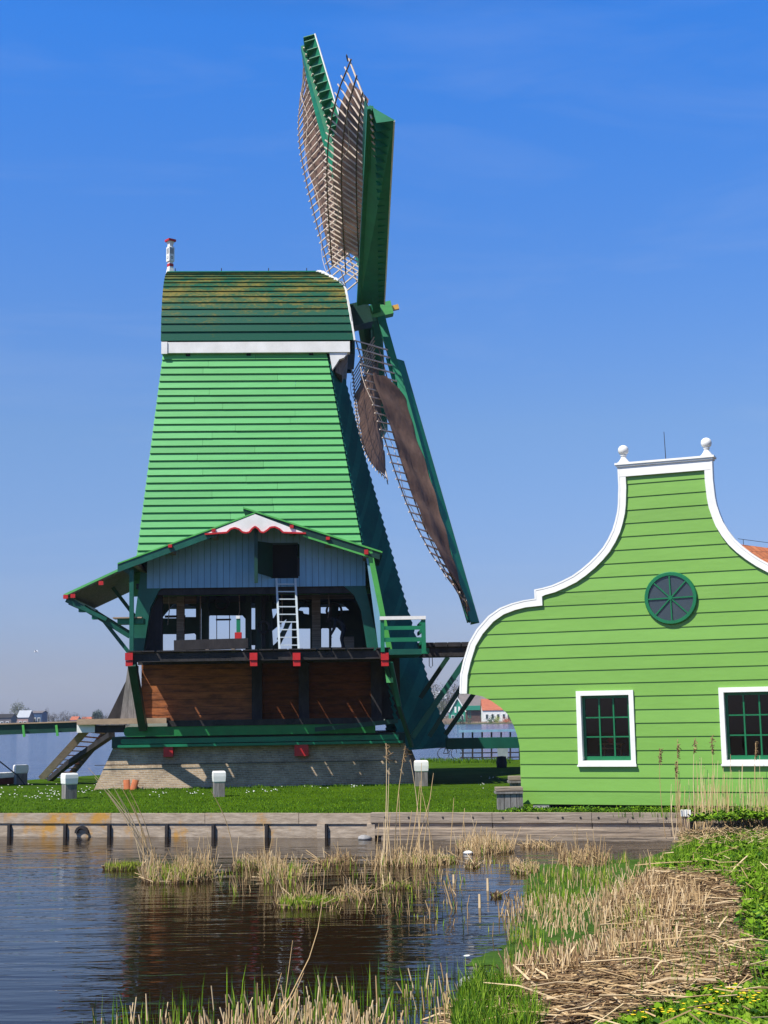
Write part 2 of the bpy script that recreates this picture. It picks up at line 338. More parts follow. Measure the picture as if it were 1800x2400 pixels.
mb = MB(); mb.prism([p-Vector((0, 0, 1.2)) for p in P], (0, 0, 1.2)); lawn = struct(mb.build('lawn', 'lawn', fixn=True))
def sheet(name, pts, z, matn):
    o = MB(); o.face([(x, y, z) for x, y in pts]); return struct(o.build(name, matn))
# near pond in front of the quay, lake behind the lawn
sheet('pond', [(-60, -20), (60, -20), (60, qy(60)+.3), (-60, qy(-60)+.3)], 0, 'pond')
sheet('lake', [(-3000, qy(-60)+.3+30*0), (-60, qy(-60)+.3), (60, qy(60)+.3), (3000, qy(60)+.3), (3000, 2600), (-3000, 2600)], -.002, 'lake')
sheet('ground', [(-9000, -200), (9000, -200), (9000, 16000), (-9000, 16000)], -1.4, 'soil')
mb = MB(); pts = [(-2500, 720), (-300, 700), (-60, 640), (10, 560), (24, 518), (60, 505), (200, 500), (2500, 600), (9000, 2000), (9000, 15000), (-9000, 15000), (-9000, 2000)]
mb.prism([Vector((x, y, -1)) for x, y in pts], (0, 0, 1.35)); struct(mb.build('far_shore', 'farland', fixn=True))

# ------------------------------------------------------------------ bank in the foreground
bnd = [atZ(px, py, 0) for px, py in ((1860, 1955), (1640, 1968), (1575, 1988), (1530, 2040), (1450, 2070), (1425, 2130), (1500, 2190), (1520, 2215), (1400, 2250), (1300, 2272), (1180, 2296), (1090, 2325), (1020, 2380), (960, 2460), (700, 2600))]
bpoly = [(p.x, p.y) for p in bnd] + [(-8, 9), (-8, -6), (40, -6), (40, 34)]
def inside(x, y, poly):
    r = False; j = len(poly)-1
    for i in range(len(poly)):
        xi, yi = poly[i]; xj, yj = poly[j]
        if (yi > y) != (yj > y) and x < (xj-xi)*(y-yi)/(yj-yi)+xi: r = not r
        j = i
    return r
def edist(x, y, poly):
    best = 1e9
    for i in range(len(poly)):
        ax, ay = poly[i-1]; bx, by = poly[i]; dx, dy = bx-ax, by-ay; l = dx*dx+dy*dy
        t_ = max(0, min(1, ((x-ax)*dx+(y-ay)*dy)/l)) if l else 0
        best = min(best, math.hypot(x-ax-dx*t_, y-ay-dy*t_))
    return best
from mathutils import noise
def bh(x, y):
    d = edist(x, y, bpoly)
    if not inside(x, y, bpoly): return max(-.5, -.25*d)
    h = min(.07*d, .34) + .03*noise.noise(Vector((x*1.3, y*1.3, 0)))*min(d*2, 1)
    return max(h, .01) + min(.05, d*.1)
gx0, gx1, gy0, gy1, st = -7.0, 22.0, 3.0, 34.0, .25
nx = int((gx1-gx0)/st)+1; ny = int((gy1-gy0)/st)+1
mb = MB(); vs_ = [(gx0+i*st, gy0+j*st, bh(gx0+i*st, gy0+j*st)) for j in range(ny) for i in range(nx)]
fs = [(j*nx+i, j*nx+i+1, (j+1)*nx+i+1, (j+1)*nx+i) for j in range(ny-1) for i in range(nx-1) if max(vs_[j*nx+i][2], vs_[(j+1)*nx+i+1][2], vs_[j*nx+i+1][2], vs_[(j+1)*nx+i][2]) > -.4]
mb.idx(vs_, fs); bank = struct(mb.build('near_bank', 'soil', smooth=True))

# ------------------------------------------------------------------ quay wall
quay = thing('quay_wall', 'lichen-stained timber quay wall with low posts along the edge of the lawn', 'quay wall', (QA.x, QA.y, 0), QR)
QW = Matrix.Translation(Vector((QA.x, QA.y, 0))) @ Matrix.Rotation(QR, 4, 'Z'); QI = QW.inverted()
def qpt(px, py, y=0.0):
    return QI @ hit(px, py, QW @ Vector((0, y, 0)), QW.to_3x3() @ Vector((0, 1, 0)))
def qx(px): return qpt(px, 1930).x
xs = [-80, 260, 480, 700, 870]
for a, b in zip(xs, xs[1:]):
    MB().box((qx(a)+.006, 0, .36), (qx(b)-.006, .14, .625+R_.random()*.01)).build('cap_board', 'quay', quay)
for a, b in zip([-80, 154, 392, 626], [154, 392, 626, 900]):
    MB().box((qx(a)+.006, .04, -.3), (qx(b)-.006, .14, .355)).build('wall_board', 'quay', quay)
for px in (23, 154, 257, 392, 501, 626, 765): MB().box((qx(px)-.05, -.05, -.3), (qx(px)+.03, .035, .33)).build('post', 'tar', quay)
for px in (754, 871): MB().box((qx(px)-.11, -.07, -.3), (qx(px)+.10, .035, .36)).build('post', 'quay', quay)
mb = MB(); c = qpt(192, 1951, 0); ang = [math.pi*i/8 for i in range(9)]
o_ = [(c.x+.2*math.cos(a), c.z-.02+.2*math.sin(a)) for a in ang]; i_ = [(c.x+.13*math.cos(a), c.z-.02+.13*math.sin(a)) for a in ang]
for k in range(8):
    mb.prism([(o_[k][0], -.05, o_[k][1]), (o_[k+1][0], -.05, o_[k+1][1]), (i_[k+1][0], -.05, i_[k+1][1]), (i_[k][0], -.05, i_[k][1])], (0, .14, 0))
mb.build('drain_arch', 'tar', quay)
MB().lathe([(.0, 0), (.13, 0), (.13, .01), (0, .012)], (0, 0, 0)).build('drain_pipe', 'stone', quay).matrix_local = Matrix.Translation((c.x, .07, c.z-.02)) @ Matrix.Rotation(math.pi/2, 4, 'X')
# heavier stacked timbers towards the house
for a, b in ((870, 1155), (1155, 1388), (1388, 2000)):
    MB().box((qx(a)+.006, -.10, .40), (qx(b)-.006, .14, .64+.01*R_.random())).build('cap_board', 'grey', quay)
    MB().box((qx(a)+.01, -.04, .22), (qx(b)-.01, .12, .392)).build('wall_board', 'grey', quay)
for px in (905, 960, 1040, 1110, 1180, 1262, 1320, 1362, 1404, 1484, 1562, 1640):
    o = MB().lathe([(0, 0), (.028, 0), (.028, .014), (0, .018)], (0, 0, 0), 8).build('bolt', 'iron', quay); o.matrix_local = Matrix.Translation((qx(px), -.10, .53)) @ Matrix.Rotation(math.pi/2, 4, 'X')
for a, b, y0, z0, z1 in ((885, 1605, -.34, .10, .255), (905, 1600, -.55, -.16, .09)):
    MB().box((qx(a), y0, z0), (qx(b), -.045, z1)).build('waling_beam', 'beam', quay)
MB().box((qx(880), .0, -.4), (qx(2000), .1, .21)).build('wall_back', 'tar', quay)
for px in (900, 1100, 1300, 1500): MB().box((qx(px)-.1, -.3, -.5), (qx(px)+.1, -.05, .09)).build('pile', 'tar', quay)

# ================================================================== WINDMILL
MR = math.radians(2.4)
_o = atY(590, 1838, 53.0)
MO = Vector((_o.x, 53.0, ZG))
mill = thing('windmill', 'tall light green boarded windmill with four sails and open saw floor on a brick base', 'windmill', MO, MR)
MW = Matrix.Translation(MO) @ Matrix.Rotation(MR, 4, 'Z'); MI = MW.inverted(); MN = MW.to_3x3()
def m(px, py, y, b=0.0):
    """pixel ray met with the mill's own plane  y_local = y + b * z_local"""
    return MI @ hit(px, py, MW @ Vector((0, y, 0)), MN @ Vector((0, 1, -b)))
def mrect(px0, py0, px1, py1, y, depth=.2, mb=None):
    a = m(px0, (py0+py1)/2, y); b = m(px1, (py0+py1)/2, y); c = m((px0+px1)/2, py0, y); d = m((px0+px1)/2, py1, y)
    mb = mb or MB(); mb.box((a.x, y, d.z), (b.x, y+depth, c.z)); return mb
FA, FB = -.22, .136
def fy(z): return FA + FB*z
# --- brick base
mb = MB()
a = m(218, 1838, -.45); b = m(266, 1746, 0); c = m(978, 1822, -.45); d = m(948, 1750, 0)
zt = m(600, 1745, 0).z
poly_b = [(a.x, -.45), (c.x, -.45), (c.x+.6, 5), (c.x, 10.2), (a.x, 10.2), (a.x-.1, 5)]
poly_t = [(b.x, 0), (d.x, 0), (d.x+.4, 5), (d.x, 9.8), (b.x, 9.8), (b.x-.1, 5)]
n = len(poly_b)
mb.idx([(x, y, -.05) for x, y in poly_b] + [(x, y, zt) for x, y in poly_t], [tuple(range(n, 2*n))] + [(i, (i+1) % n, n+(i+1) % n, n+i) for i in range(n)])
base = mb.build('brick_base', 'brick', mill)
lead = MB()
lz = m(500, 1789, -.2).z
lead.beam((m(222, 1789, -.3).x, -.30, lz), (m(930, 1789, -.3).x, -.30, lz), .03, .025); lead.build('iron_band', 'iron', base)
# --- red beam ends in the brick
for q in ((383, 1748, 405, 1774), (690, 1741, 723, 1772)):
    mrect(*q, -.42, .5).build('beam_end', 'red', mill)
# --- ring beams above the brick
def round_beam(px0, px1, py0, py1, y, depth, name, matn, rnd=True):
    A = m(px0, (py0+py1)/2, y); B = m(px1, (py0+py1)/2, y); z1 = m(600, py0, y).z; z0 = m(600, py1, y).z; h = z1-z0; r = h*.5
    pts = [(B.x, y, z0), (B.x, y, z1)]
    for k in range(7):
        t_ = math.pi/2 + math.pi/2*k/6*1.0; pts.append((A.x+r*.8+r*.8*math.cos(t_), y, z1-r+r*math.sin(t_)))
    for k in range(5):
        t_ = math.pi + math.pi/2*k/4; pts.append((A.x+r*.8+r*.8*math.cos(t_), y, z0+r+r*math.sin(t_)))
    return MB().prism(pts, (0, depth, 0)).build(name, matn, mill, fixn=True)
round_beam(290, 880, 1699, 1722, -.55, .5, 'ring_beam', 'ring')
round_beam(283, 935, 1727, 1739, -.42, .5, 'ring_beam', 'sailgreen')
round_beam(275, 945, 1741, 1747, -.48, .5, 'ring_beam', 'sailgreen')
mrect(262, 1722, 950, 1748, -.1, 9.8).build('base_core', 'dark', mill)
# dark walkway behind the ring beams, level with the saw yard
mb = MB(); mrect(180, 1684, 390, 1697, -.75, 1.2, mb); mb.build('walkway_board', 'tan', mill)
mrect(392, 1685, 900, 1699, -.6, 1.0).build('walkway_board', 'tar', mill)  # same walkway carried on; the dark material stands in for shade here
mb = mrect(222, 1700, 291, 1717, -.5, .3); mb.build('black_beam', 'tar', mill)
mrect(180, 1698, 222, 1717, -.55, .4).build('white_beam_end', 'white', mill)
# long green bar resting along the base
mb = MB(); mb.beam(m(738, 1710, -.95), m(932, 1690, -.95), .1, .16); mb.build('bar', 'dark', mill)
# --- brown boarded wall below the saw floor, with boards
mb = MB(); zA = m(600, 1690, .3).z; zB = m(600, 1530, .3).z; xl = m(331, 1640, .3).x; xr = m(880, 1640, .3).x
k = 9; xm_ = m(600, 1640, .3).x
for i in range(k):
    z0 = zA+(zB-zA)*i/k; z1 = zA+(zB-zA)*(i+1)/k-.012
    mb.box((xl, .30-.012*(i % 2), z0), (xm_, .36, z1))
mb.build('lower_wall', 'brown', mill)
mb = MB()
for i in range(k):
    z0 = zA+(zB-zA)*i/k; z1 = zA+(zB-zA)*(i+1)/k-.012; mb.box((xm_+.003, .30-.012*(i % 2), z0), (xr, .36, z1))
mb.build('lower_wall', 'darkbrown', mill)  # right stretch of the same wall, deck shade painted into the boards
MB().box((xl+.02, .37, zA), (m(938, 1640, .37).x, 9.4, zB)).build('lower_core', 'tar', mill)
for x in (590, 870, 700):
    mrect(x, 1545, x+24, 1690, .05, .24).build('post', 'tar', mill)
# tarred corner timbers at the left
mb = MB(); mb.prism([m(300, 1560, -.1), m(322, 1560, -.1), m(322, 1690, -.1), m(281, 1690, -.1)], (0, .35, 0)); mb.build('corner_post', 'greyv', mill)
mb = MB(); mb.prism([m(293, 1600, .3), m(310, 1570, .3), m(286, 1692, .3), m(248, 1692, .3)], (0, .12, 0)); mb.build('slanting_board', 'tar', mill)
mb = MB(); mb.prism([m(263, 1668, .35), m(285, 1655, .35), m(280, 1690, .35), m(250, 1690, .35)], (0, .12, 0)); mb.build('slanting_board', 'brown', mill)
# --- saw floor deck
YD = -2.7
zD = m(600, 1521, YD).z
xdl = m(300, 1522, YD).x; xdr = m(915, 1522, YD).x
mb = MB(); x = xdl; i = 0
while x < xdr:
    wd = .42+R_.random()*.1; gap = R_.choice([.01, .03, .06, .09])
    y1 = 9.4; mb.box((x, YD+R_.random()*.06, zD-.05), (min(x+wd, xdr), y1, zD-R_.random()*.012)); x += wd+gap
deck = mb.build('deck', 'tar', mill)
mb = MB(); zj = zD-.10
for yy in (YD+.15, -.05):
    mb.box((xdl, yy, zj-.30), (xdr, yy+.22, zj))
for px in range(330, 900, 62):
    xx = m(px, 1530, YD).x; mb.box((xx, YD+.38, zj-.2), (xx+.1, -.06, zj))
mb.build('deck_joists', 'tar', mill)
for px in (293, 585, 686, 893):
    q = mrect(px, 1530, px+18, 1547, YD-.02, .3); q.build('beam_end', 'red', mill)
    q = mrect(px+1, 1548, px+18, 1561, YD+.02, .3); q.build('beam_end', 'red', mill)
# struts carrying the deck
mb = MB(); mb.beam(m(310, 1556, YD+.1), m(336, 1708, -.75), .28, .28); mb.build('strut', 'dark', mill)
mb = MB(); mb.beam(m(905, 1560, YD+.1), m(965, 1750, -.8), .14, .1); mb.build('strut', 'dark', mill)
mb = MB(); mb.beam(m(916, 1552, YD+.05), m(936, 1655, -1.9), .16, .05); mb.build('hanging_batten', 'teal', mill)
mb = MB(); mb.prism([m(900, 1550, -2.4), m(918, 1550, -2.4), m(922, 1600, -2.4), m(906, 1600, -2.4)], (0, .08, 0)); mb.build('hanging_board', 'mint', mill)
# --- corner posts of the open floor
yP = -1.0
mb = MB(); mb.prism([m(303, 1335, -2.1), m(313, 1335, -2.1), m(313, 1530, -2.1), m(303, 1530, -2.1)], (0, .12, 0)); mb.build('front_post', 'teal', mill)
def L(px, py, y): return m(px, py, y)
mb = MB(); mb.prism([m(330, 1340, yP), m(400, 1360, yP), m(372, 1385, yP), m(352, 1425, yP), m(345, 1470, yP), m(336, 1527, yP), m(306, 1527, yP), m(322, 1400, yP)], (0, .35, 0)); mb.build('corner_post', 'teal', mill, fixn=True)
mb = MB(); mb.prism([m(345, 1420, yP+.5), m(380, 1380, yP+.5), m(380, 1526, yP+.5), m(334, 1526, yP+.5)], (0, .3, 0)); mb.build('inner_post', 'tar', mill)
mb = MB(); mb.prism([m(800, 1368, yP), m(856, 1372, yP), m(890, 1527, yP), m(862, 1527, yP), m(846, 1430, yP), m(830, 1395, yP)], (0, .35, 0)); mb.build('corner_post', 'teal', mill, fixn=True)
# --- rear frames of the open saw floor, cut through to the sky
YR = 6.0
_h = [[(378,1449),(405,1417),(413,1416),(413,1449)], [(431,1417),(441,1416),(446,1421),(459,1422),(459,1446),(431,1446)],
      [(378,1490),(382,1486),(413,1486),(413,1525),(378,1525)], [(431,1486),(455,1484),(459,1488),(459,1500),(431,1500)],
      [(469.5,1416),(472,1416),(472,1500),(470,1500)], [(489,1445),(492,1442),(568,1442),(571,1446),(575,1450),(575,1525),(487,1525),(487,1450)],
      [(589,1415),(598,1415),(598,1475),(589,1475)], [(589,1512),(598,1512),(597,1523),(590,1523)],
      [(643,1408),(655,1407),(665,1411),(655,1415),(643,1415)], [(637,1427),(656,1425),(640,1450)],
      [(638,1478),(672,1450),(654,1500),(640,1513)], [(652,1522),(684,1455),(684,1522)],
      [(699,1473),(727,1473),(727,1522),(700,1522)], [(753,1474),(755,1472),(769,1472),(771,1474),(771,1517),(753,1517)],
      [(776,1472),(790,1470),(800,1480),(800,1517),(776,1517)], [(698,1430),(705,1422),(724,1420),(724,1440),(712,1438),(710,1432)],
      [(752,1418),(774,1417),(774,1430),(765,1438),(752,1437)], [(793,1431),(795,1415),(803,1416),(819,1430)], [(751,1405.5),(773,1406),(774,1408.5),(751,1408)]]
def to2(q): p = m(q[0], q[1], YR); return (p.x, p.z)
xa = m(322, 1400, 0).x; zc = m(600, 1376, YR).z
outer = [(xa, zD), (m(884, 1500, YR).x, zD), (m(850, 1380, YR).x, zc+1.5), (xa+.3, zc+1.5)]
holes = []
for h in _h:
    hh = [to2(q) for q in h]; hh = [(x, max(z, zD+.03)) for x, z in hh]; holes.append(hh)
cut_panel('rear_frame', outer, holes, .18, lambda x, z, t_: Vector((x, YR+t_, z)), 'dark', mill)
# posts and machinery frames further forward
for q, yy, dd, mt in (((414, 1392, 431, 1521), 2.2, .35, 'grey'), ((731, 1378, 751, 1521), 2.0, .35, 'grey'), ((483, 1385, 489, 1521), 3, .3, 'dark'), ((575, 1385, 588, 1521), 3, .3, 'dark'), ((599, 1385, 612, 1521), 2.5, .3, 'dark'), ((630, 1385, 637, 1521), 2.6, .3, 'dark')):
    mrect(*q, yy, dd).build('saw_frame_post', mt, mill)
for q, yy in (((376, 1392, 460, 1415), 2.8), ((700, 1385, 830, 1404), 2.8)):
    mrect(*q, yy, .1).build('brace_board', 'grey', mill)
mrect(506, 1450, 541, 1454, 4.4, .1).build('hanging_bar', 'iron', mill)
mb = MB()
for px in (508, 538): mb.beam(m(px, 1440, 4.5), m(px, 1500, 4.5), .03)
mb.build('rod', 'iron', mill)
mrect(386, 1442, 434, 1447, 4.4, .15).build('lever', 'iron', mill)
for a, b, w_, mt in (((652, 1500, 1.6), (690, 1440, 1.6), .14, 'dark'), ((775, 1410, 2.4), (775, 1515, 2.4), .07, 'iron'), ((700, 1398, 3.4), (726, 1422, 3.4), .12, 'tar'), ((470, 1390, 1.4), (470, 1515, 1.4), .05, 'grey'), ((365, 1480, 1.2), (366, 1522, 1.2), .05, 'iron'), ((618, 1392, 1.5), (618, 1518, 1.5), .12, 'tar')):
    MB().beam(m(*a), m(*b), w_).build('machine_rod', mt, mill)
for px, py, r_, y_ in ((783, 1432, .30, 3.2), (618, 1470, .22, 1.2), (520, 1412, .26, 3.0)):
    c_ = m(px, py, y_); MB().tube([(c_.x+r_*math.cos(a*math.pi/8), y_, c_.z+r_*math.sin(a*math.pi/8)) for a in range(17)], .05, 5).build('gear_wheel', 'iron', mill)
for px in (395, 560, 660, 770): MB().tube([m(px, 1388, .6), m(px+2, 1430, .7), m(px-2, 1470-px % 30, .7)], .018, 5).build('hanging_rope', 'grey', mill)
mrect(800, 1492, 830, 1521, 1.8, .4).build('crate', 'grey', mill); mrect(350, 1500, 372, 1521, .8, .4).build('crate', 'tar', mill)
# ceiling and lintel of the open floor
zL = m(600, 1377, -.9).z
MB().box((m(326, 1400, 0).x, -.85, zL+.02), (m(858, 1400, 0).x, 9.2, zL+.2)).build('floor_above', 'tar', mill)
# --- tower shell
ztop = m(570, 829, FA, FB).z
lt = m(383, 829, FA, FB); lb = m(322, 1297, FA, FB); rt = m(764, 829, FA, FB); rb = m(846, 1276, FA, FB)
def xl_(z): return lt.x + (lb.x-lt.x)*(lt.z-z)/(lt.z-lb.z)
def xr_(z): return rt.x + (rb.x-rt.x)*(rt.z-z)/(rt.z-rb.z)
mb = MB(); z = ztop; row = .300; first = .25
while z > zL:
    z0 = z-(first or row); first = None
    y0, y1 = fy(z0), fy(z)
    cut = xl_(z)+(xr_(z)-xl_(z))*R_.uniform(.2, .8); dj = R_.uniform(-.006, .006)
    for s_ in (0, 1):
        mb.mi = R_.choice((0, 0, 1, 2))
        a0, a1 = (xl_(z0)-.02, xl_(z)-.01) if s_ == 0 else (cut+.004, cut+.004); b0, b1 = (cut-.004, cut-.004) if s_ == 0 else (xr_(z0)+.03, xr_(z)+.02)
        pts = [(a0, y0-.07+dj*s_, z0+dj*s_), (b0, y0-.07-dj*s_, z0), (b1, y1-.004, z), (a1, y1-.004, z)]
        mb.idx(pts+[(a0, y0, z0), (b0, y0, z0)], [(0, 1, 2, 3), (4, 5, 1, 0), (1, 5, 2), (0, 3, 4)])
    z = z0
mb.build('weatherboard_front', ['mint', 'mintb', 'mintc'], mill)
# three small square ventilation holes
for px, py in ((441, 831), (583, 829.5), (729, 828)):
    p = m(px, py, FA, FB); MB().box((p.x-.085, p.y-.06, p.z-.085), (p.x+.085, p.y-.03, p.z+.085)).build('vent_hole', 'black', mill)
# storm side: front half and its mirrored rear half meet in a leaning keel
out = [(800, 868), (846, 1049), (902, 1250), (956, 1440), (1005, 1611), (1050, 1735), (1050, 1751)]
OP = [m(x, y, 4.75) for x, y in out]
def ox(z):
    for a, b in zip(OP, OP[1:]):
        if a.z >= z >= b.z: return a.x + (b.x-a.x)*(a.z-z)/(a.z-b.z+1e-9)
    return OP[0].x+(OP[1].x-OP[0].x)*(OP[0].z-z)/(OP[0].z-OP[1].z) if z > OP[0].z else OP[-1].x
zbot = OP[-1].z
def wallpt(u, v, off=0.0, rear=False):
    z = zbot+(ztop-zbot)*v; a = Vector((xr_(z), fy(z), z)); b = Vector((ox(z), 4.75, z)); p = a+(b-a)*u
    nrm = Vector(((4.75-fy(z)), -(ox(z)-xr_(z)), 0)).normalized(); p += nrm*off
    if rear: p.y = 9.5-p.y
    return p
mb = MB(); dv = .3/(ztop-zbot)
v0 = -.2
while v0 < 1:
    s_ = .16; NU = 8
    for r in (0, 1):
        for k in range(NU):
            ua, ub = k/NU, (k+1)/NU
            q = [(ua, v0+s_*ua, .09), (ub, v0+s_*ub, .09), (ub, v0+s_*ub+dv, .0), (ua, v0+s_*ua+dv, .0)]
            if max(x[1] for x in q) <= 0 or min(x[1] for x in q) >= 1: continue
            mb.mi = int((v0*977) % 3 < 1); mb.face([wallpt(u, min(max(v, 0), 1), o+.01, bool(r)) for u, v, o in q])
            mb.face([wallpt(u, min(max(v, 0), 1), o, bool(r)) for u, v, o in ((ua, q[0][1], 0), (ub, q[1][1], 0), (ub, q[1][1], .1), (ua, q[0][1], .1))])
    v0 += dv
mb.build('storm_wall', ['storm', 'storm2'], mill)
mb = MB()  # left and back walls of the tower
mb.face([(xl_(zL), fy(zL), zL), (xl_(ztop), fy(ztop), ztop), (xl_(ztop), 9.5-fy(ztop), ztop), (xl_(zL), 9.5-fy(zL), zL)])
mb.face([(xl_(zL), 9.5-fy(zL), zL), (xl_(ztop), 9.5-fy(ztop), ztop), (xr_(ztop), 9.5-fy(ztop), ztop), (xr_(zL), 9.5-fy(zL), zL)])
mb.build('rear_wall', 'mint', mill)
# --- cap
yE = 2.12; YC = 4.75
zR = m(560, 645, YC).z; zE = m(580, 800, yE).z
capl = m(378, 780, yE).x
NB = 17
def prof(t_):  # t 0 at eave .. 1 ridge
    a = t_*math.pi/2
    return (yE-.12 + (YC-yE+.12)*(1-math.cos(a))**.92, zE + (zR-zE)*math.sin(a)**.95)
def capr(z):   # leaning storm-side end
    k = (z-zE)/(zR-zE)
    return xE + (xM-xE)*min(k/.72, 1) if k < .72 else xM + (xT-xM)*((k-.72)/.28)
xE = m(829, 795, yE).x; xM = m(806, 690, 2.7).x; xT = m(740, 645, YC).x
mb = MB()
for i in range(NB):
    y0, z0 = prof(i/NB); y1, z1 = prof((i+1)/NB)
    dn = Vector((0, y0-y1, z0-z1)).normalized(); nn = Vector((0, dn.z, -dn.y));  nn = nn if nn.y < 0 else -nn
    o = nn*.05
    for sgn in (1, -1):
        Y = (lambda y: y) if sgn > 0 else (lambda y: 2*YC-y)
        cl = capl-.03*i/NB
        mb.face([(cl, Y(y0+o.y), z0+o.z), (capr(z0), Y(y0+o.y), z0+o.z), (capr(z1), Y(y1), z1), (cl, Y(y1), z1)])
        mb.face([(cl, Y(y0), z0), (capr(z0), Y(y0), z0), (capr(z0), Y(y0+o.y), z0+o.z), (cl, Y(y0+o.y), z0+o.z)])
cap = mb.build('cap', 'roof', mill)
# cap gable ends
mb = MB()
pr = [prof(i/NB) for i in range(NB+1)]; full = pr + [(2*YC-y, z) for y, z in reversed(pr[:-1])]
mb.idx([(capl+.02, y, z) for y, z in full], [tuple(range(len(full)))])
mb.build('gable_end', 'teal', cap); mb = MB()
mb.idx([(capr(z)-.05, y, z) for y, z in full], [(i, i+1, len(full)-2-i, len(full)-1-i) for i in range(NB)])
mb.build('gable_end', 'teal', cap)
# white edging stepping along the storm-side end
mb = MB()
for i in range(NB):
    y0, z0 = prof(i/NB); y1, z1 = prof((i+1)/NB)
    for sgn in (1, -1):
        Y = (lambda y: y) if sgn > 0 else (lambda y: 2*YC-y)
        mb.beam((capr(z0)+.03, Y(y0-.04), z0-.02), (capr(z1)+.03, Y(y1-.04), z1+.04), .07, .07 if i < 12 else .13)
mb.build('edge_trim', 'white', cap)
mb = MB(); mb.box((capl-.05, YC-.3, zR-.03), (xT+.1, YC+.3, zR+.09)); mb.build('ridge_strip', 'sailgreen', cap)
for px in (412, 520, 630, 719):
    p = m(px, 640, YC); mb = MB(); mb.beam((p.x, YC-.2, zR+.05), (p.x, YC-.2, zR+.24), .035); mb.build('ridge_spike', 'iron', cap)
# eave beam and corbel
eb = mrect(378, 801, 820, 826, yE-.22, .42); ob = eb.build('eave_beam', 'white', mill)
mrect(378, 801, 392, 829, yE-.26, .1).build('beam_head', 'white', mill)
MB().box((capl+.1, yE+.15, zE-.45), (xE-.5, 2*YC-yE, zE+.02)).build('cap_frame', 'dark', mill)
mb = MB(); mb.prism([m(772, 827, 1.95), m(816, 825, 1.95), m(806, 838, 1.95), m(795, 842, 1.95), m(787, 855, 1.95), m(779, 866, 1.95)], (0, .3, 0)); mb.build('corbel', 'white', mill, fixn=True)
mb = MB(); mb.prism([m(790, 829, 2.35), m(816, 829, 2.35), m(813, 850, 2.35), m(806, 862, 2.35), m(802, 880, 2.35), m(786, 872, 2.35)], (0, 4.0, 0)); mb.build('breast_beam', 'greyv', mill, fixn=True)
mb = MB(); q = m(820, 720, YC); mb.box((m(800, 780, YC).x, YC-1.3, zE-.2), (m(829, 720, YC).x, YC+1.3, zE+1.9)); mb.build('sail_throat', 'dark', mill)
# --- finial on the cap
f0 = m(399, 645, YC); k = 55.0
fin = thing('finial', None, None); fin.parent = mill; fin.location = (f0.x, YC, zR-.1); fin.rotation_euler = (0, 0, math.radians(38))
def sqp(prof_, name, mt, par):
    mb = MB(); pts = []; fs = []
    for h, z in prof_: pts += [(-h, -h, z), (h, -h, z), (h, h, z), (-h, h, z)]
    for i in range(len(prof_)-1):
        for j in range(4): fs.append((i*4+j, i*4+(j+1) % 4, (i+1)*4+(j+1) % 4, (i+1)*4+j))
    fs.append((3, 2, 1, 0)); e = (len(prof_)-1)*4; fs.append((e, e+1, e+2, e+3)); mb.idx(pts, fs); return mb.build(name, mt, par)
sqp([(.17, 0), (.155, .08), (.12, .28), (.09, .48)], 'foot', 'white', fin)
sqp([(.10, .48), (.10, .60)], 'collar', 'red', fin)
sqp([(.085, .60), (.085, .68), (.125, .70), (.125, 1.32), (.09, 1.36), (.085, 1.44), (.13, 1.58)], 'shaft', 'white', fin)
sqp([(.175, 1.58), (.175, 1.67)], 'top_plate', 'red', fin)
mb = MB()
for r in range(4):
    a = Matrix.Rotation(r*math.pi/2, 4, 'Z')
    for j in range(4):
        x = -.08+j*.045; q = [a @ Vector(v_) for v_ in ((x, -.128, 1.02), (x+.022, -.128, 1.02), (x+.022, -.128, 1.27), (x, -.128, 1.27))]; mb.face(q)
    for j in range(10):
        t0 = j*math.pi/5; t1 = t0+.45
        mb.face([a @ Vector((math.cos(t_)*rr, -.128, .86+math.sin(t_)*rr)) for t_, rr in ((t0, .035), (t0, .062), (t1, .062), (t1, .035))])
mb.build('painted_marks', 'iron', fin)

# --- canopy roofs over the saw floor
YF = -2.25; YW = -.4
def slab(a, b, y0, y1, th, name, mats, zb=(0, 0)):
    """sloping board roof between two front points a,b (x,z) pushed back to y1"""
    mb = MB(); A0 = Vector((a[0], y0, a[1])); B0 = Vector((b[0], y0, b[1])); A1 = Vector((a[0], y1, a[1]+zb[0])); B1 = Vector((b[0], y1, b[1]+zb[1])); d = Vector((0, 0, th))
    mb.idx([A0, B0, B1, A1, A0-d, B0-d, B1-d, A1-d], [(0, 1, 2, 3), (7, 6, 5, 4), (0, 4, 5, 1), (1, 5, 6, 2), (2, 6, 7, 3), (3, 7, 4, 0)])
    return mb.build(name, mats, mill, fixn=True)
apex = m(598, 1203, YF); le = m(276, 1322, YF); re = m(896, 1295, YF); ap2 = m(570, 1191, YF)
slab((apex.x-.02, apex.z), (le.x, le.z), YF, 1.6, .10, 'canopy_roof', 'teal')
slab((ap2.x, ap2.z), (re.x, re.z), YF+.01, 1.6, .09, 'canopy_roof', 'teal')
def verge(pa, pb, wd, y, name, mt, th=.05):
    a = Vector(pa); b = Vector(pb); a.y = b.y = y; dn = Vector((0, 0, -wd)); mb = MB()
    mb.prism([a, b, b+dn, a+dn], (0, th, 0)); return mb.build(name, mt, mill, fixn=True)
verge(apex+Vector((0, 0, .035)), le+Vector((0, 0, .035)), .05, YF-.07, 'verge_lath', 'bright', .1)
verge(apex, le, .30, YF-.04, 'verge_board', 'teal')
verge(ap2+Vector((0, 0, .035)), re+Vector((0, 0, .035)), .06, YF-.08, 'verge_lath', 'bright', .1)
verge(apex, re+Vector((-.1, 0, 0)), .26, YF-.035, 'verge_board', 'dark')
pa = m(710, 1254, YF); pb = m(862, 1302, YF)
verge(pa, pb, .07, YF-.09, 'verge_lath', 'bright', .08)
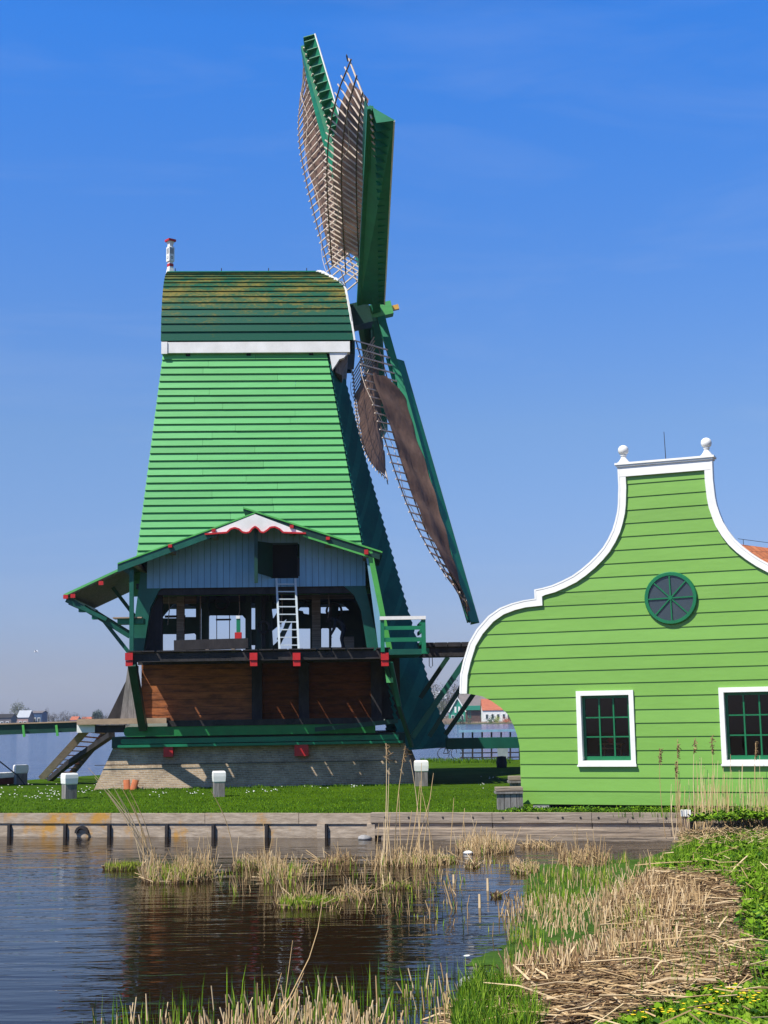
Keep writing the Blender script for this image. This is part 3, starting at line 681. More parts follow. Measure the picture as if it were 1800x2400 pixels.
# scalloped white gable panel with a red rim
pts = [(480, 1252), (598, 1204), (717, 1250)]
low = [(717, 1250), (664, 1248), (655, 1240), (645, 1235), (634, 1236), (626, 1243), (618, 1248), (611, 1247), (606, 1240), (598, 1234), (590, 1240), (585, 1247), (577, 1249), (568, 1247), (560, 1240), (550, 1237), (540, 1240), (532, 1248), (480, 1252)]
yS = YF-.09
P = [m(x, y, yS) for x, y in [(480, 1252), (598, 1205)]] + [m(x, y, yS) for x, y in low[:-1]]
MB().prism(P, (0, .05, 0)).build('gable_panel', 'white', mill, fixn=True)
mb = MB(); q = [m(x, y, yS-.03) for x, y in low]
for a, b in zip(q, q[1:]): mb.beam(a, b, .07, .06)
mb.build('panel_rim', 'red', mill)
for x, y in ((398, 1279), (500, 1242), (683, 1233), (768, 1261)):
    mrect(x-4, y-3, x+5, y+4, YF-.16, .12).build('purlin_end', 'red', mill)
mrect(854, 1288, 863, 1299, YF-.16, .15).build('purlin_end', 'red', mill)
for x, y in ((398, 1286), (500, 1250), (683, 1240), (768, 1268), (858, 1300), (315, 1318)):
    p = m(x, y, YF); MB().box((p.x-.09, YF+.05, p.z-.1), (p.x+.09, 0.6, p.z+.06)).build('purlin', 'greyv', mill)
# boarded gable wall
yG = -1.0; zgb = m(600, 1376, yG).z
def roofz(x):
    if x < apex.x: return apex.z + (le.z-apex.z)*(x-apex.x)/(le.x-apex.x)-.1
    return apex.z + (re.z-apex.z)*(x-apex.x)/(re.x-apex.x)-.1
xg0 = m(344, 1370, yG).x; xg1 = m(857, 1370, yG).x
dx0, dx1 = m(638, 1300, yG).x, m(696, 1300, yG).x; dz0, dz1 = m(660, 1351, yG).z, m(660, 1275, yG).z
mb = MB(); x = xg0; wd = .235
while x < xg1-.02:
    x1 = min(x+wd, xg1); o = R_.random()*.012
    for (a, b) in ([(zgb, None)] if not (x1 > dx0 and x < dx1) else [(zgb, dz0), (dz1, None)]):
        P = [(x+.006, yG-o, a), (x1-.006, yG-o, a), (x1-.006, yG-o, b or roofz(x1)), (x+.006, yG-o, b or roofz(x))]
        mb.prism(P, (0, .04, 0))
    x = x1
mb.build('gable_wall', 'lightblue', mill)
mb = MB(); mb.box((xg0, yG+.05, zgb+.02), (xg1, yG+.1, dz0)); mb.box((xg0, yG+.05, dz0), (dx0, yG+.1, roofz(xg0)-.1)); mb.box((dx1, yG+.05, dz0), (xg1, yG+.1, roofz(xg1)-.1)); mb.build('wall_backing', 'tar', mill)
mb = MB(); mb.box((dx0-.02, yG+.3, dz0), (dx1+.02, yG+.32, dz1+.05)); mb.box((dx0-.04, yG-.02, dz0-.07), (dx1+.05, yG+.3, dz0)); mb.build('hatch_opening', 'black', mill)
mrect(636, 1272, 698, 1276, yG-.03, .08).build('hatch_head', 'dark', mill)
# hatch door swung open to the left
a = m(639, 1273, yG-.03); b = m(601, 1268, yG-.85); c = m(603, 1343, yG-.85); d = m(639, 1354, yG-.03)
MB().prism([a, b, c, d], (0, .05, 0)).build('hatch_door', 'dark', mill, fixn=True)
mrect(596, 1240, 604, 1366, yG-1.0, .14).build('hoist_post', 'dark', mill)
mrect(344, 1376, 858, 1392, yG+.1, .3).build('lintel', 'tar', mill)
# right-hand wing: steep boarded panel with bright green edge
a = m(858, 1300, YF+.05); b = m(868, 1298, YF+.05); c = m(910, 1527, YF+.2); d = m(888, 1527, YF+.2)
MB().prism([a, b, c, d], (0, .06, 0)).build('wing_panel', 'lightblue', mill, fixn=True)
mb = MB(); mb.beam(m(866, 1290, YF), m(914, 1527, YF+.15), .19, .08, up=(0, 1, 0)); mb.build('wing_edge', 'bright', mill)
mb = MB(); mb.beam(m(859, 1300, YF+.1), m(897, 1530, YF+.25), .06, .06); mb.build('wing_batten', 'lightblue', mill)
a = m(866, 1300, YF+.2); c = m(908, 1527, YF+.2)
MB().prism([a, (a.x+.35, 2.0, a.z-.3), (c.x+.1, 2.0, c.z+.3), c], (.05, 0, 0)).build('wing_boards', 'teal', mill, fixn=True)
# left-hand wing roof
w0 = m(150, 1396, YW); w1 = m(292, 1330, YW)
slab((w0.x, w0.z), (w1.x, w1.z), YW, 5.6, .09, 'wing_roof', 'greyv')
verge(w0+Vector((0, 0, .05)), w1+Vector((0, 0, .05)), .09, YW-.07, 'verge_lath', 'mint', .08)
mb = MB(); mb.box((w0.x+.15, YW+.1, w0.z-.33), (w0.x+.33, 5.4, w0.z-.1)); mb.build('wing_purlin', 'teal', mill)
for x, y in ((154, 1398), (171, 1396), (237, 1366)):
    mrect(x-6, y-4, x+5, y+5, YW-.14, .12).build('purlin_end', 'red', mill)
for dy in (0.0, 2.6, 5.2):
    a = m(168, 1408, YW+.2); b = m(304, 1492, YW+.4); mb = MB()
    mb.beam(a+Vector((0, dy, 0)), b+Vector((0, dy, 0)), .16, .16); mb.build('wing_brace', 'teal', mill)
for (x0, y0, x1, y1, dy) in ((238, 1450, 302, 1531, 0.2), (240, 1362, 300, 1440, 2.5)):
    mb = MB(); mb.beam(m(x0, y0, YW+.3)+Vector((0, dy, 0)), m(x1, y1, YW+.4)+Vector((0, dy, 0)), .14, .14); mb.build('wing_brace', 'teal', mill)
mb = MB(); mb.beam(m(155, 1407, YW+.05), m(250, 1452, YW+.12), .14, .14); mb.build('wing_brace', 'teal', mill)
for x, y in ((186, 1431), (217, 1448)):
    mrect(x-2, y-7, x+12, y+3, YW+.1, .3).build('brace_foot', 'sailgreen', mill)
mrect(275, 1449, 336, 1462, -1.9, .6).build('shelf_box', 'sailgreen', mill)
mrect(264, 1446, 332, 1449, -2.0, .6).build('shelf_board', 'tan', mill)

# right-hand gallery railing
gr = MB(); mrect(911, 1521, 990, 1534, YD, 3.0, gr); gr.build('gallery_floor', 'teal', mill)
yq = YD-.05
mrect(890, 1444, 998, 1452, yq-.05, .14).build('hand_rail', 'white', mill)
mb = MB()
for q in ((892, 1452, 901, 1528), (988, 1452, 998, 1532)): mrect(*q, yq, .1, mb)
for q in ((901, 1467, 988, 1476), (901, 1494, 988, 1504)): mrect(*q, yq+.02, .05, mb)
x9 = m(993, 1450, yq).x
for z in (1452, 1471, 1499): zz = m(993, z, yq).z; mb.box((x9-.06, yq+.1, zz-.12), (x9, yq+2.9, zz))
mb.build('railing', 'sailgreen', mill)
mrect(990, 1519, 1006, 1532, YD+.3, .3).build('beam_end', 'sailgreen', mill)
# tail gallery with braces
mb = MB(); c0 = m(985, 1508, -.4); c1 = m(1290, 1502, -.4); x = c0.x
while x < c1.x: mb.box((x, -1.0, c0.z-.16), (x+.46, .8, c0.z)); x += .5
mb.build('tail_gallery_floor', 'tar', mill)
mb = MB(); mb.box((c0.x, -.9, c0.z-.52), (c1.x, -.65, c0.z-.17)); mb.box((c0.x, .4, c0.z-.50), (c1.x, .6, c0.z-.17)); mb.build('tail_beam', 'tar', mill)
for (x0, y0, x1, y1, yy, mt, wd) in ((1050, 1540, 985, 1636, 1.5, 'dark', .17), (1096, 1540, 966, 1728, -.7, 'teal', .2), (1112, 1562, 1006, 1726, -.4, 'dark', .16), (1135, 1590, 1044, 1722, 1.2, 'dark', .17)):
    mb = MB(); mb.beam(m(x0, y0, yy), m(x1, y1, yy), wd, wd); mb.build('tail_brace', mt, mill)
mb = mrect(1046, 1728, 1310, 1754, 3.2, .35); mb.build('tail_foot_beam', 'teal', mill)
mb = MB(); pts = [m(1007+10*math.sin(t_), 1541+24*(1-math.cos(t_))/2*1.0, -1.1) for t_ in [0, .6, 1.2, 1.6]]
mb.tube([m(1006, 1541, -1.1), m(1006, 1560, -1.1), m(1010, 1565, -1.1), m(1014, 1560, -1.1), m(1013, 1541, -1.1)], .015); mb.build('rope_loop', 'iron', mill)

# --- sails
az, tilt, phi, SL = .0473, .233, .2144, 13.99
hub = MI @ Vector((-.267, 57.43, 19.94))
nW = MN.transposed() @ Vector((math.cos(az)*math.cos(tilt), math.sin(az)*math.cos(tilt), math.sin(tilt)))
uW = MN.transposed() @ Vector((-math.sin(az), math.cos(az), 0)); wW = nW.cross(uW)
if wW.z < 0: wW = -wW
DA = math.cos(phi)*wW+math.sin(phi)*uW; DB = math.sin(phi)*wW-math.cos(phi)*uW
mb = MB(); mb.beam(hub-nW*2.4, hub-nW*.2, .95, .95); mb.build('wind_shaft', 'dark', mill)
mb = MB(); mb.beam(hub-nW*.2, hub+nW*.75, .56, .56); mb.build('shaft_head', 'mint', mill)
mb = MB(); mb.beam(hub+nW*.75, hub+nW*1.05, .2, .2); mb.build('shaft_pin', 'gold', mill)
def blade(d, t_, h0, loose=False, r0=2.3, W=.88, taper=0, cw=1.95):
    root = bpy.data.objects.new('sail', None); COL.objects.link(root); root.parent = mill
    lead_ = -t_
    def Pt(r, s, h=0.0): return hub + d*r + t_*s + nW*(h+h0)
    def th(r): return math.radians(41)*math.tanh(3*max(SL-r, 0)/11.4)+math.radians(1)
    def G(r, s, h=0.0):
        a = th(r); return hub + d*r + (t_*math.cos(a) - nW*math.sin(a))*s + (nW*math.cos(a)+t_*math.sin(a))*h + nW*h0
    mb = MB(); mb.beam(Pt(-.6, 0), Pt(SL, 0), .36, .34, up=nW, w2=.15, h2=.15); mb.build('stock', 'sailgreen', root)
    bars = MB(); hem = MB(); r = 1.9; k = 0; tip_w = 2.05
    while r < SL+.02:
        bars.beam(G(r, -.25), G(r, tip_w + .22), .065, .055, w2=.045, h2=.045); r += .37
    bars.build('sail_bars', 'lath', root)
    for s in (.72, 1.42, 2.1):
        rr = 1.9
        while rr < SL-.3:
            r2 = min(rr+1.2, SL+.02); hem.beam(G(rr, s, -.03), G(r2, s, -.03), .045, .03); rr = r2
    hem.build('hem_laths', 'lathdark', root)
    # leading board
    ca, sa = math.cos(math.radians(40)), math.sin(math.radians(40))
    bd = lead_*ca + nW*sa; r1 = SL+.02
    A = Pt(r0, 0, .1); B = Pt(r1, 0, .06); th_ = (nW*ca - lead_*sa)*.03
    Lf = A-nW*.78*taper; mb = MB(); mb.prism([Lf, B-nW*.02*taper, B+bd*W, A+bd*W*(1-.62*taper)], th_); LB = mb
    ribs = MB()
    if taper: mb = MB(); mb.beam(Lf, B-nW*.04, .10, .22, up=nW); mb.build('board_rail', 'sailgreen', root)
    mb = MB(); mb.beam(A+bd*W*(1-.62*taper), B+bd*W, .05, .05); mb.build('board_edge', 'white', root)
    mb = LB; r = r0+.2
    while r < r1:
        o = Pt(r, 0, .08); mb.prism([o, o+lead_*(W*.62)*(1-.5*taper*(1-r/SL)), o+bd*(W*.92)*(1-.62*taper*(1-r/SL))], d*.035); r += .47
    o = Pt(r1-.03, 0, .08); mb.prism([o, o+lead_*(W*.7), o+bd*W], d*.04)
    mb.build('leading_board', 'sailgreen', root, fixn=True)
    mb = MB(); NN = 26; vs_ = []; fs = []
    for i in range(NN+1):
        r = r0+(r1-r0)*i/NN; vs_ += [G(r, -.02, -.07), G(r, .38, -.07), G(r, .38, -.04), G(r, -.02, -.04)]
    for i in range(NN):
        a = i*4; fs += [(a+j, a+(j+1) % 4, a+4+(j+1) % 4, a+4+j) for j in range(4)]
    mb.idx(vs_, fs); mb.build('inner_board', 'sailgreen', root, fixn=True)
    mb = MB(); mb.prism([Pt(r0, .12, .02), Pt(r1, .10, .02), Pt(r1, -.12, .02), Pt(r0, -.12, .02)], nW*.03); mb.build('stock_plank', 'sailgreen', root, fixn=True)
    # sailcloth: set on the wind side of the bars, folded towards its edge
    NS, NR = 10, 70; vs_, fs = [], []
    ra, rb_ = 3.4, SL-.35
    for i in range(NR+1):
        f = i/NR; r = ra+(rb_-ra)*f
        s0 = .10 + (.9*(1-f/.08) if f < .08 else 0); s1 = cw if not loose else cw-.35*f
        if f > .93: s1 = s0+(s1-s0)*(1-(f-.93)/.07*.75)
        for j in range(NS+1):
            g = j/NS; s = s0+(s1-s0)*g
            h = .12+.028*math.sin(g*9+math.sin(f*5)*2+f*14)+.03*math.sin(f*40+g*3)+.02*math.sin(g*30-f*9) - (.05*math.sin(math.pi*g))
            vs_.append(G(r, s, h+.03))
    for i in range(NR):
        for j in range(NS): q = i*(NS+1)+j; fs.append((q, q+1, q+NS+2, q+NS+1))
    mb = MB(); mb.idx(vs_, fs); mb.build('sailcloth', 'cloth', root, smooth=True)
    # ropes and the iron eye at the tip
    mb = MB(); e = G(SL-.32, 2.36)
    mb.tube([e + d*.11*math.sin(x*math.pi/4) + t_*.11*math.cos(x*math.pi/4) for x in range(9)], .018, 5); mb.build('tip_eye', 'iron', root)
    mb = MB(); pts = [G(3+i*.5, 2.1-.05*i+.25*math.sin(i*.7), -.12-.05*math.cos(i)) for i in range(20)]; mb.tube(pts, .012, 4); mb.build('rope', 'lath', root)
    return root
blade(DA, -DB, .2); blade(DB, DA, .05, False, 1.0, .92, 1); blade(-DA, DB, .2, True, 2.3, .55, 0, 1.85); blade(-DB, -DA, .05, False, 1.0, .8, 1, 2.25)

# ================================================================== GREEN GABLED HOUSE
HR = math.radians(-22.9)
H0 = atZ(1222, 1893, ZG)
house = thing('gabled_house', 'apple green boarded house with white curved bell gable and round attic window, by the quay', 'house', H0, HR)
HW = Matrix.Translation(H0) @ Matrix.Rotation(HR, 4, 'Z'); HI = HW.inverted(); HN = HW.to_3x3() @ Vector((0, 1, 0))
def h(px, py, y=0.0): return HI @ hit(px, py, HW @ Vector((0, y, 0)), HN)
outer_px = [(1082, 1626), (1084, 1581), (1091, 1550), (1104, 1508), (1122, 1477), (1149, 1446), (1176, 1427), (1204, 1416), (1231, 1409), (1258, 1405), (1257, 1384), (1276, 1380), (1298, 1374), (1321, 1364), (1345, 1352), (1366, 1337), (1386, 1320), (1403, 1303), (1418, 1285), (1430, 1265), (1440, 1244), (1446, 1224), (1451, 1202), (1453, 1183), (1454, 1143), (1452, 1102), (1452, 1090)]
under_px = [(1222, 1890), (1222, 1857), (1220, 1803), (1218, 1749), (1212, 1722), (1203, 1698), (1192, 1676), (1174, 1658), (1152, 1643), (1131, 1632), (1106, 1627), (1097, 1626.5)]
OP2 = [h(*p) for p in outer_px]; UP = [h(*p) for p in under_px]
cl_, cr_ = h(1443, 1086), h(1675, 1062); xc = (cl_.x+cr_.x)/2; zt_ = (cl_.z+cr_.z)/2
def offs(pts, w_):
    res = []
    for i, p in enumerate(pts):
        a = pts[max(i-1, 0)]; b = pts[min(i+1, len(pts)-1)]; d = Vector((b.x-a.x, b.z-a.z)).normalized(); res.append(Vector((p.x+d.y*w_, 0, p.z-d.x*w_)))
    return res
TW = .178
inner = offs(OP2, TW); mid = offs(OP2, TW*.5)
# notch corners kept square
for L_, w_ in ((inner, TW), (mid, TW*.5)):
    L_[9] = Vector((OP2[9].x+w_, 0, OP2[9].z-w_)); L_[10] = Vector((OP2[10].x+w_, 0, OP2[10].z-w_)); L_[0] = Vector((OP2[0].x+w_, 0, OP2[0].z))
bound = [Vector((p.x, 0, p.z)) for p in UP[:-1]] + mid
bound[0].z = .10
for i in range(1, len(bound)):                       # keep heights rising
    if bound[i].z <= bound[i-1].z: bound[i].z = bound[i-1].z+.004
ztopw = zt_-.14
def bx_(z):
    for a, b in zip(bound, bound[1:]):
        if a.z <= z <= b.z: return a.x+(b.x-a.x)*(z-a.z)/(b.z-a.z)
    return bound[-1].x if z > bound[-1].z else bound[0].x
# windows
wa = h(1352, 1621); wb = h(1485, 1616); wc = h(1492, 1793.5); wd_ = h(1357, 1794)
W1 = (min(wa.x, wd_.x), wc.x, (wc.z+wd_.z)/2, (wa.z+wb.z)/2); ww = W1[1]-W1[0]
w2x = (h(1685, 1610).x+h(1692.6, 1791.6).x)/2; W2 = (w2x, w2x+ww*1.02, W1[2]+.01, W1[3]+.01)
wins = [W1, W2]
rowh = .356; z = .10; mb = MB(); zs = set([w_[2] for w_ in wins]+[w_[3] for w_ in wins]+[b.z for b in bound])
rows = []
while z < ztopw: rows.append(z); z += rowh
rows.append(ztopw)
for r0, r1 in zip(rows, rows[1:]):
    lev = sorted([r0, r1] + [a for a in zs if r0+1e-3 < a < r1-1e-3])
    mb.mi = R_.choice((0, 0, 1, 2)); yy = lambda z_: -.024*(1-(z_-r0)/rowh)
    for a, b in zip(lev, lev[1:]):
        la, lb_ = bx_(a+1e-4), bx_(b-1e-4); ra, rb_ = 2*xc-la, 2*xc-lb_
        zm = (a+b)/2; cuts = [(w_[0]+.02, w_[1]-.02) for w_ in wins if w_[2]-1e-3 < zm < w_[3]+1e-3]
        segs = []; cur = (la, lb_)
        for c0_, c1_ in cuts: segs.append((cur, (c0_, c0_))); cur = (c1_, c1_)
        segs.append((cur, (ra, rb_)))
        for (p0, p1), (q0, q1) in segs:
            mb.idx([(p0, yy(a), a), (q0, yy(a), a), (q1, yy(b), b), (p1, yy(b), b)], [(0, 1, 2, 3)])
            if a == r0: mb.idx([(p0, yy(a), a), (q0, yy(a), a), (q0, .03, a), (p0, .03, a)], [(0, 3, 2, 1)])
mb.build('boarded_gable_wall', ['house', 'houseb', 'housec'], house)
full = bound + [Vector((2*xc-p.x, 0, p.z)) for p in reversed(bound)]
# thickness behind the boards, with the window holes
holes = [[(w_[0]+.02, w_[2]+.02), (w_[1]-.02, w_[2]+.02), (w_[1]-.02, w_[3]-.02), (w_[0]+.02, w_[3]-.02)] for w_ in wins]
cut_panel('wall_core', [(p.x+(.01 if p.x < xc else -.01), min(p.z, ztopw)) for p in full], holes, .12, lambda x, z_, t_: Vector((x, .004+t_, z_)), 'housedark', house)
# white curved trim
def strip(o, i, y0, th, name, mt, par):
    mb = MB()
    for k in range(len(o)-1):
        a, b, c, d = o[k], o[k+1], i[k+1], i[k]
        for sg in (0, 1):
            X = (lambda p: p.x) if not sg else (lambda p: 2*xc-p.x)
            P4 = [(X(p), y0, p.z) for p in (a, b, c, d)]; B4 = [(X(p), y0+th, p.z) for p in (a, b, c, d)]
            mb.idx(P4+B4, [(0, 1, 2, 3), (7, 6, 5, 4), (0, 4, 5, 1), (3, 2, 6, 7)] + ([(0, 3, 7, 4)] if k == 0 else []) + ([(1, 5, 6, 2)] if k == len(o)-2 else []))
    return mb.build(name, mt, par, fixn=True)
strip(OP2, inner, -.085, .22, 'gable_trim', 'white', house)
strip([p+Vector((-.035, 0, .02)) for p in OP2], [p+Vector((.01, 0, -.01)) for p in OP2], -.094, .24, 'trim_moulding', 'white', house)
mb = MB(); mb.box((OP2[-1].x-.01, -.09, zt_-.42), (2*xc-OP2[-1].x+.01, .2, zt_-.10)); mb.build('gable_head_board', 'white', house)
mb = MB(); mb.box((cl_.x, -.16, zt_-.10), (2*xc-cl_.x, .25, zt_-.045)); mb.box((cl_.x+.04, -.13, zt_-.15), (2*xc-cl_.x-.04, .23, zt_-.10)); mb.build('coping', 'white', house)
for xx in (h(1461, 1080).x, 2*xc-h(1461, 1080).x):
    sc_ = 1.0; mb = MB(); mb.lathe([(a_*.88, b_*.9) for a_, b_ in ((0, 0), (.20, 0), (.20, .03), (.14, .08), (.09, .16), (.075, .22), (.10, .235), (.10, .25), (.07, .26), (.115, .29), (.15, .34), (.165, .41), (.15, .48), (.11, .53), (.05, .56), (0, .565))], (xx, .04, zt_-.045), 20)
    mb.build('ball_finial', 'white', house, smooth=True)
mb = MB(); pa = h(1560, 1071, .3); pb = h(1556, 1012, .3); mb.tube([pa-Vector((0, 0, .6)), pa, pb], .016, 5, .008); mb.build('aerial', 'iron', house)
# windows
for wi, (x0, x1, z0, z1) in enumerate(wins):
    fr = bpy.data.objects.new('window', None); COL.objects.link(fr); fr.parent = house
    fw = .125; mb = MB()
    for a, b in (((x0, z0), (x1, z0+fw)), ((x0, z1-fw), (x1, z1)), ((x0, z0+fw), (x0+fw, z1-fw)), ((x1-fw, z0+fw), (x1, z1-fw))):
        mb.box((a[0], -.07, a[1]), (b[0], .17, b[1]))
    mb.box((x0-.02, -.11, z0-.03), (x1+.02, -.0, z0+.02)); mb.build('window_frame', 'white', fr)
    a0, a1, b0, b1 = x0+fw, x1-fw, z0+fw, z1-fw; mb = MB(); s = .075
    mb.box((a0, .10, b0), (a0+s, .16, b1)); mb.box((a1-s, .10, b0), (a1, .16, b1)); mb.box((a0+s, .10, b0), (a1-s, .16, b0+.11)); mb.box((a0+s, .10, b1-s), (a1-s, .16, b1))
    for k in (1, 2):
        xx = a0+s+(a1-a0-2*s)*k/3; mb.box((xx-.02, .095, b0+.11), (xx+.02, .15, b1-s))
        zz = b0+.11+(b1-b0-.11-s)*k/3; mb.box((a0+s, .097, zz-.018), (a1-s, .148, zz+.018))
    mb.build('glazing_bars', 'housedark', fr)
    pn = MB(); pn.face([(a0+s, .128, b0+.11), (a1-s, .128, b0+.11), (a1-s, .128, b1-s), (a0+s, .128, b1-s)]); pn.build('pane', 'glass', fr)
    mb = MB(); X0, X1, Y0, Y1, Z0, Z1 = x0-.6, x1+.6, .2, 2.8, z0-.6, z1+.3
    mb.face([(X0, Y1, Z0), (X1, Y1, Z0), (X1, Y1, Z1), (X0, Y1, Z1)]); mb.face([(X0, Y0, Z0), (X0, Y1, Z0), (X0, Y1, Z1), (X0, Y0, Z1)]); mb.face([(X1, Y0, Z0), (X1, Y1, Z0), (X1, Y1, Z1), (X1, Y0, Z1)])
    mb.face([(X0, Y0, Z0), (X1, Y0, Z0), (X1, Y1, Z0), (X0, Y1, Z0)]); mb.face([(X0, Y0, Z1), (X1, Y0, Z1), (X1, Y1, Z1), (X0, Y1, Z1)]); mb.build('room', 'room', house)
# round attic window
ow = h(1573, 1402); rw = .70
rd = bpy.data.objects.new('round_window', None); COL.objects.link(rd); rd.parent = house; rd.matrix_local = Matrix.Translation((ow.x, -.05, ow.z)) @ Matrix.Rotation(math.pi/2, 4, 'X')
MB().lathe([(rw-.10, -.02), (rw-.10, .05), (rw-.02, .05), (rw, .02), (rw, -.03)], (0, 0, 0), 40).build('ring', 'housedark', rd, smooth=False)
MB().lathe([(0, .005), (rw-.09, .005)], (0, 0, 0), 40).build('pane', 'darkglass', rd)
mb = MB()
for k in range(4):
    a = math.pi*k/4+.02; v_ = Vector((math.cos(a), math.sin(a), 0))*(rw-.09); mb.beam(-v_+Vector((0, 0, .024)), v_+Vector((0, 0, .024)), .035, .03)
mb.lathe([(0, .05), (.05, .05), (.06, .0)], (0, 0, 0), 12); mb.build('spokes', 'housedark', rd)
# body behind the gable: walls and tiled roof
xb0, xb1, D = .12, 2*xc-.12, 13.0; ze = bound[9].z-.1; zr = zt_-1.0; xr0, xr1 = -1.4, 2*xc+1.4
mb = MB()
mb.face([(xb0, .15, .08), (xb0, D, .08), (xb0, D, ze), (xb0, .15, ze)]); mb.face([(xb1, .15, .08), (xb1, D, .08), (xb1, D, ze), (xb1, .15, ze)])
mb.face([(xb0, D, .08), (xb1, D, .08), (xb1, D, ze), (xc, D, zr-.2), (xb0, D, ze)]); mb.build('side_walls', 'house', house)
mb = MB(); e0 = (bx_(3.6)+.25, 3.4)
for sg in (0, 1):
    X = (lambda x: x) if not sg else (lambda x: 2*xc-x)
    mb.prism([(X(e0[0]), .16, e0[1]), (X(e0[0]), D+.3, e0[1]), (X(.9), D+.3, 4.3), (X(.9), .16, 4.3)], (0, 0, -.1))
    mb.prism([(X(.9), .16, 4.3), (X(.9), D+.3, 4.3), (X(xc), D+.3, 7.6), (X(xc), .16, 7.6)], (0, 0, -.1))
mb.build('tiled_roof', 'tiles', house)
mb = MB(); mb.box((.3, .25, -.1), (2*xc-.3, .5, .1)); mb.build('foundation', 'tar', house)
mb = MB(); p = h(1265, 1893, -.05); mb.box((p.x-.2, .0, -.05), (p.x+.25, .2, .09)); mb.build('footing_stone', 'stone', house)
# things seen inside the left window
a = h(1404, 1744, .42); b = h(1458, 1744, .42)
sh = thing('wall_shelf', 'small orange wooden shelf inside the left window of the green house', 'shelf', HW @ Vector((a.x, .42, a.z)), HR)
MB().box((0, 0, -.02), (b.x-a.x, .3, .02)).build('shelf_board', 'brown', sh)
MB().box((.05, .02, -.14), (b.x-a.x-.1, .28, -.10)).build('lower_board', 'brown', sh)
for xx in (.06, b.x-a.x-.12): MB().box((xx, .26, -.5), (xx+.04, .30, .02)).build('bracket', 'brown', sh)
p = HW @ h(1434, 1742, .52)
pt = thing('red_pot', 'round glossy red pot on the shelf inside the left window', 'pot', p)
MB().lathe([(0, 0), (.06, 0), (.105, .04), (.12, .10), (.10, .16), (.07, .175)], (0, 0, .0), 20).build('pot_body', 'red', pt, smooth=True)
MB().lathe([(.08, .172), (.05, .19), (.012, .195), (.018, .215), (0, .22)], (0, 0, 0), 16).build('lid', 'red', pt, smooth=True)

# ================================================================== THINGS ON THE LAWN AND WATER
def bollard(px, py, wpx, hpx, rz, label, lean=0):
    p = atZ(px, py, ZG); s = wpx*p.y/F; H = hpx*p.y/F; a = s*.40
    b = thing('bollard', label, 'bollard', p, rz, 'square white-topped mooring bollards'); b.rotation_euler = (0, lean, rz)
    zc_ = H*.56; mb = MB(); mb.idx([(sx*a*.93, sy*a*.93, z_) for z_ in (-.1, zc_) for sx, sy in ((-1, -1), (1, -1), (1, 1), (-1, 1))], [(4, 5, 6, 7), (0, 1, 5, 4), (1, 2, 6, 5), (2, 3, 7, 6), (3, 0, 4, 7)]); mb.build('post', 'greyv', b)
    pr = [(.93, zc_+.002), (1.02, zc_+.03), (1.08, H*.8), (1.06, H*.94), (.94, H)]
    mb = MB(); pts = []; fs = []
    for k, z_ in pr: pts += [(-a*k, -a*k, z_), (a*k, -a*k, z_), (a*k, a*k, z_), (-a*k, a*k, z_)]
    for i in range(len(pr)-1):
        for j in range(4): fs.append((i*4+j, i*4+(j+1) % 4, (i+1)*4+(j+1) % 4, (i+1)*4+j))
    fs += [(3, 2, 1, 0), (16, 17, 18, 19)]; mb.idx(pts, fs); mb.build('white_cap', 'white', b); return b
bollard(48, 1838, 34, 44, math.radians(28), 'white-topped bollard furthest left, beside the moored boat, with a mooring line across it')
bollard(162, 1872, 36, 58, math.radians(33), 'white-topped bollard on the grass left of the brick base, near the stair foot')
bollard(513, 1867, 33, 58, math.radians(14), 'white-topped bollard on the grass in front of the middle of the brick base')
bollard(988, 1842, 36, 58, math.radians(4), 'white-topped bollard at the right end of the mill, behind tall dry reeds')
# mooring line
mb = MB(); p0 = Vector((-18.6, 58.5, 2.1)); e = atZ(50, 1838, ZG); p1 = Vector((e.x-.1, e.y-.3, .98)); p2 = Vector((e.x+.28, e.y-.5, .6))
a = atY(-60, 1738, 58); mb.tube([a, p1, p2], .028, 6); tag(mb.build('mooring_line', 'iron'), 'dark taut mooring line running down past the leftmost bollard', 'mooring line')
# moored boat
bt = thing('boat', 'moored boat with red-brown hull and white gunwale cut off by the left edge', 'boat', (0, 0, 0))
bp0 = atZ(33, 1834, .25); Yb = 59.2
xr_b = atY(32, 1820, Yb).x; secs = [(0, .05), (.5, .55), (1.4, .95), (3.2, 1.2), (6.5, 1.25), (9, 1.0), (10.5, .1)]
mb = MB(); pts = []
for dx, hw in secs:
    for s in (-1, 1): pts += [(xr_b-dx, Yb+s*hw*.6, -.05), (xr_b-dx+.05, Yb+s*hw, .78+.12*(1-min(dx, 3)/3))]
fs = []
for i in range(len(secs)-1):
    a = i*4; b = a+4; fs += [(a, b, b+1, a+1), (a+2, a+3, b+3, b+2), (a+1, b+1, b+3, a+3)]
mb.idx(pts, fs); mb.build('hull', mat('boat_hull_paint', (.16, .03, .025), (.1, .02, .02), .5, 2), bt, fixn=True)
mb = MB()
for s in (-1, 1):
    for i in range(len(secs)-1):
        (d0, h0_), (d1, h1_) = secs[i], secs[i+1]
        mb.beam((xr_b-d0+.05, Yb+s*h0_, .86+.12*(1-min(d0, 3)/3)), (xr_b-d1+.05, Yb+s*h1_, .86+.12*(1-min(d1, 3)/3)), .12, .2)
mb.build('gunwale', 'white', bt)
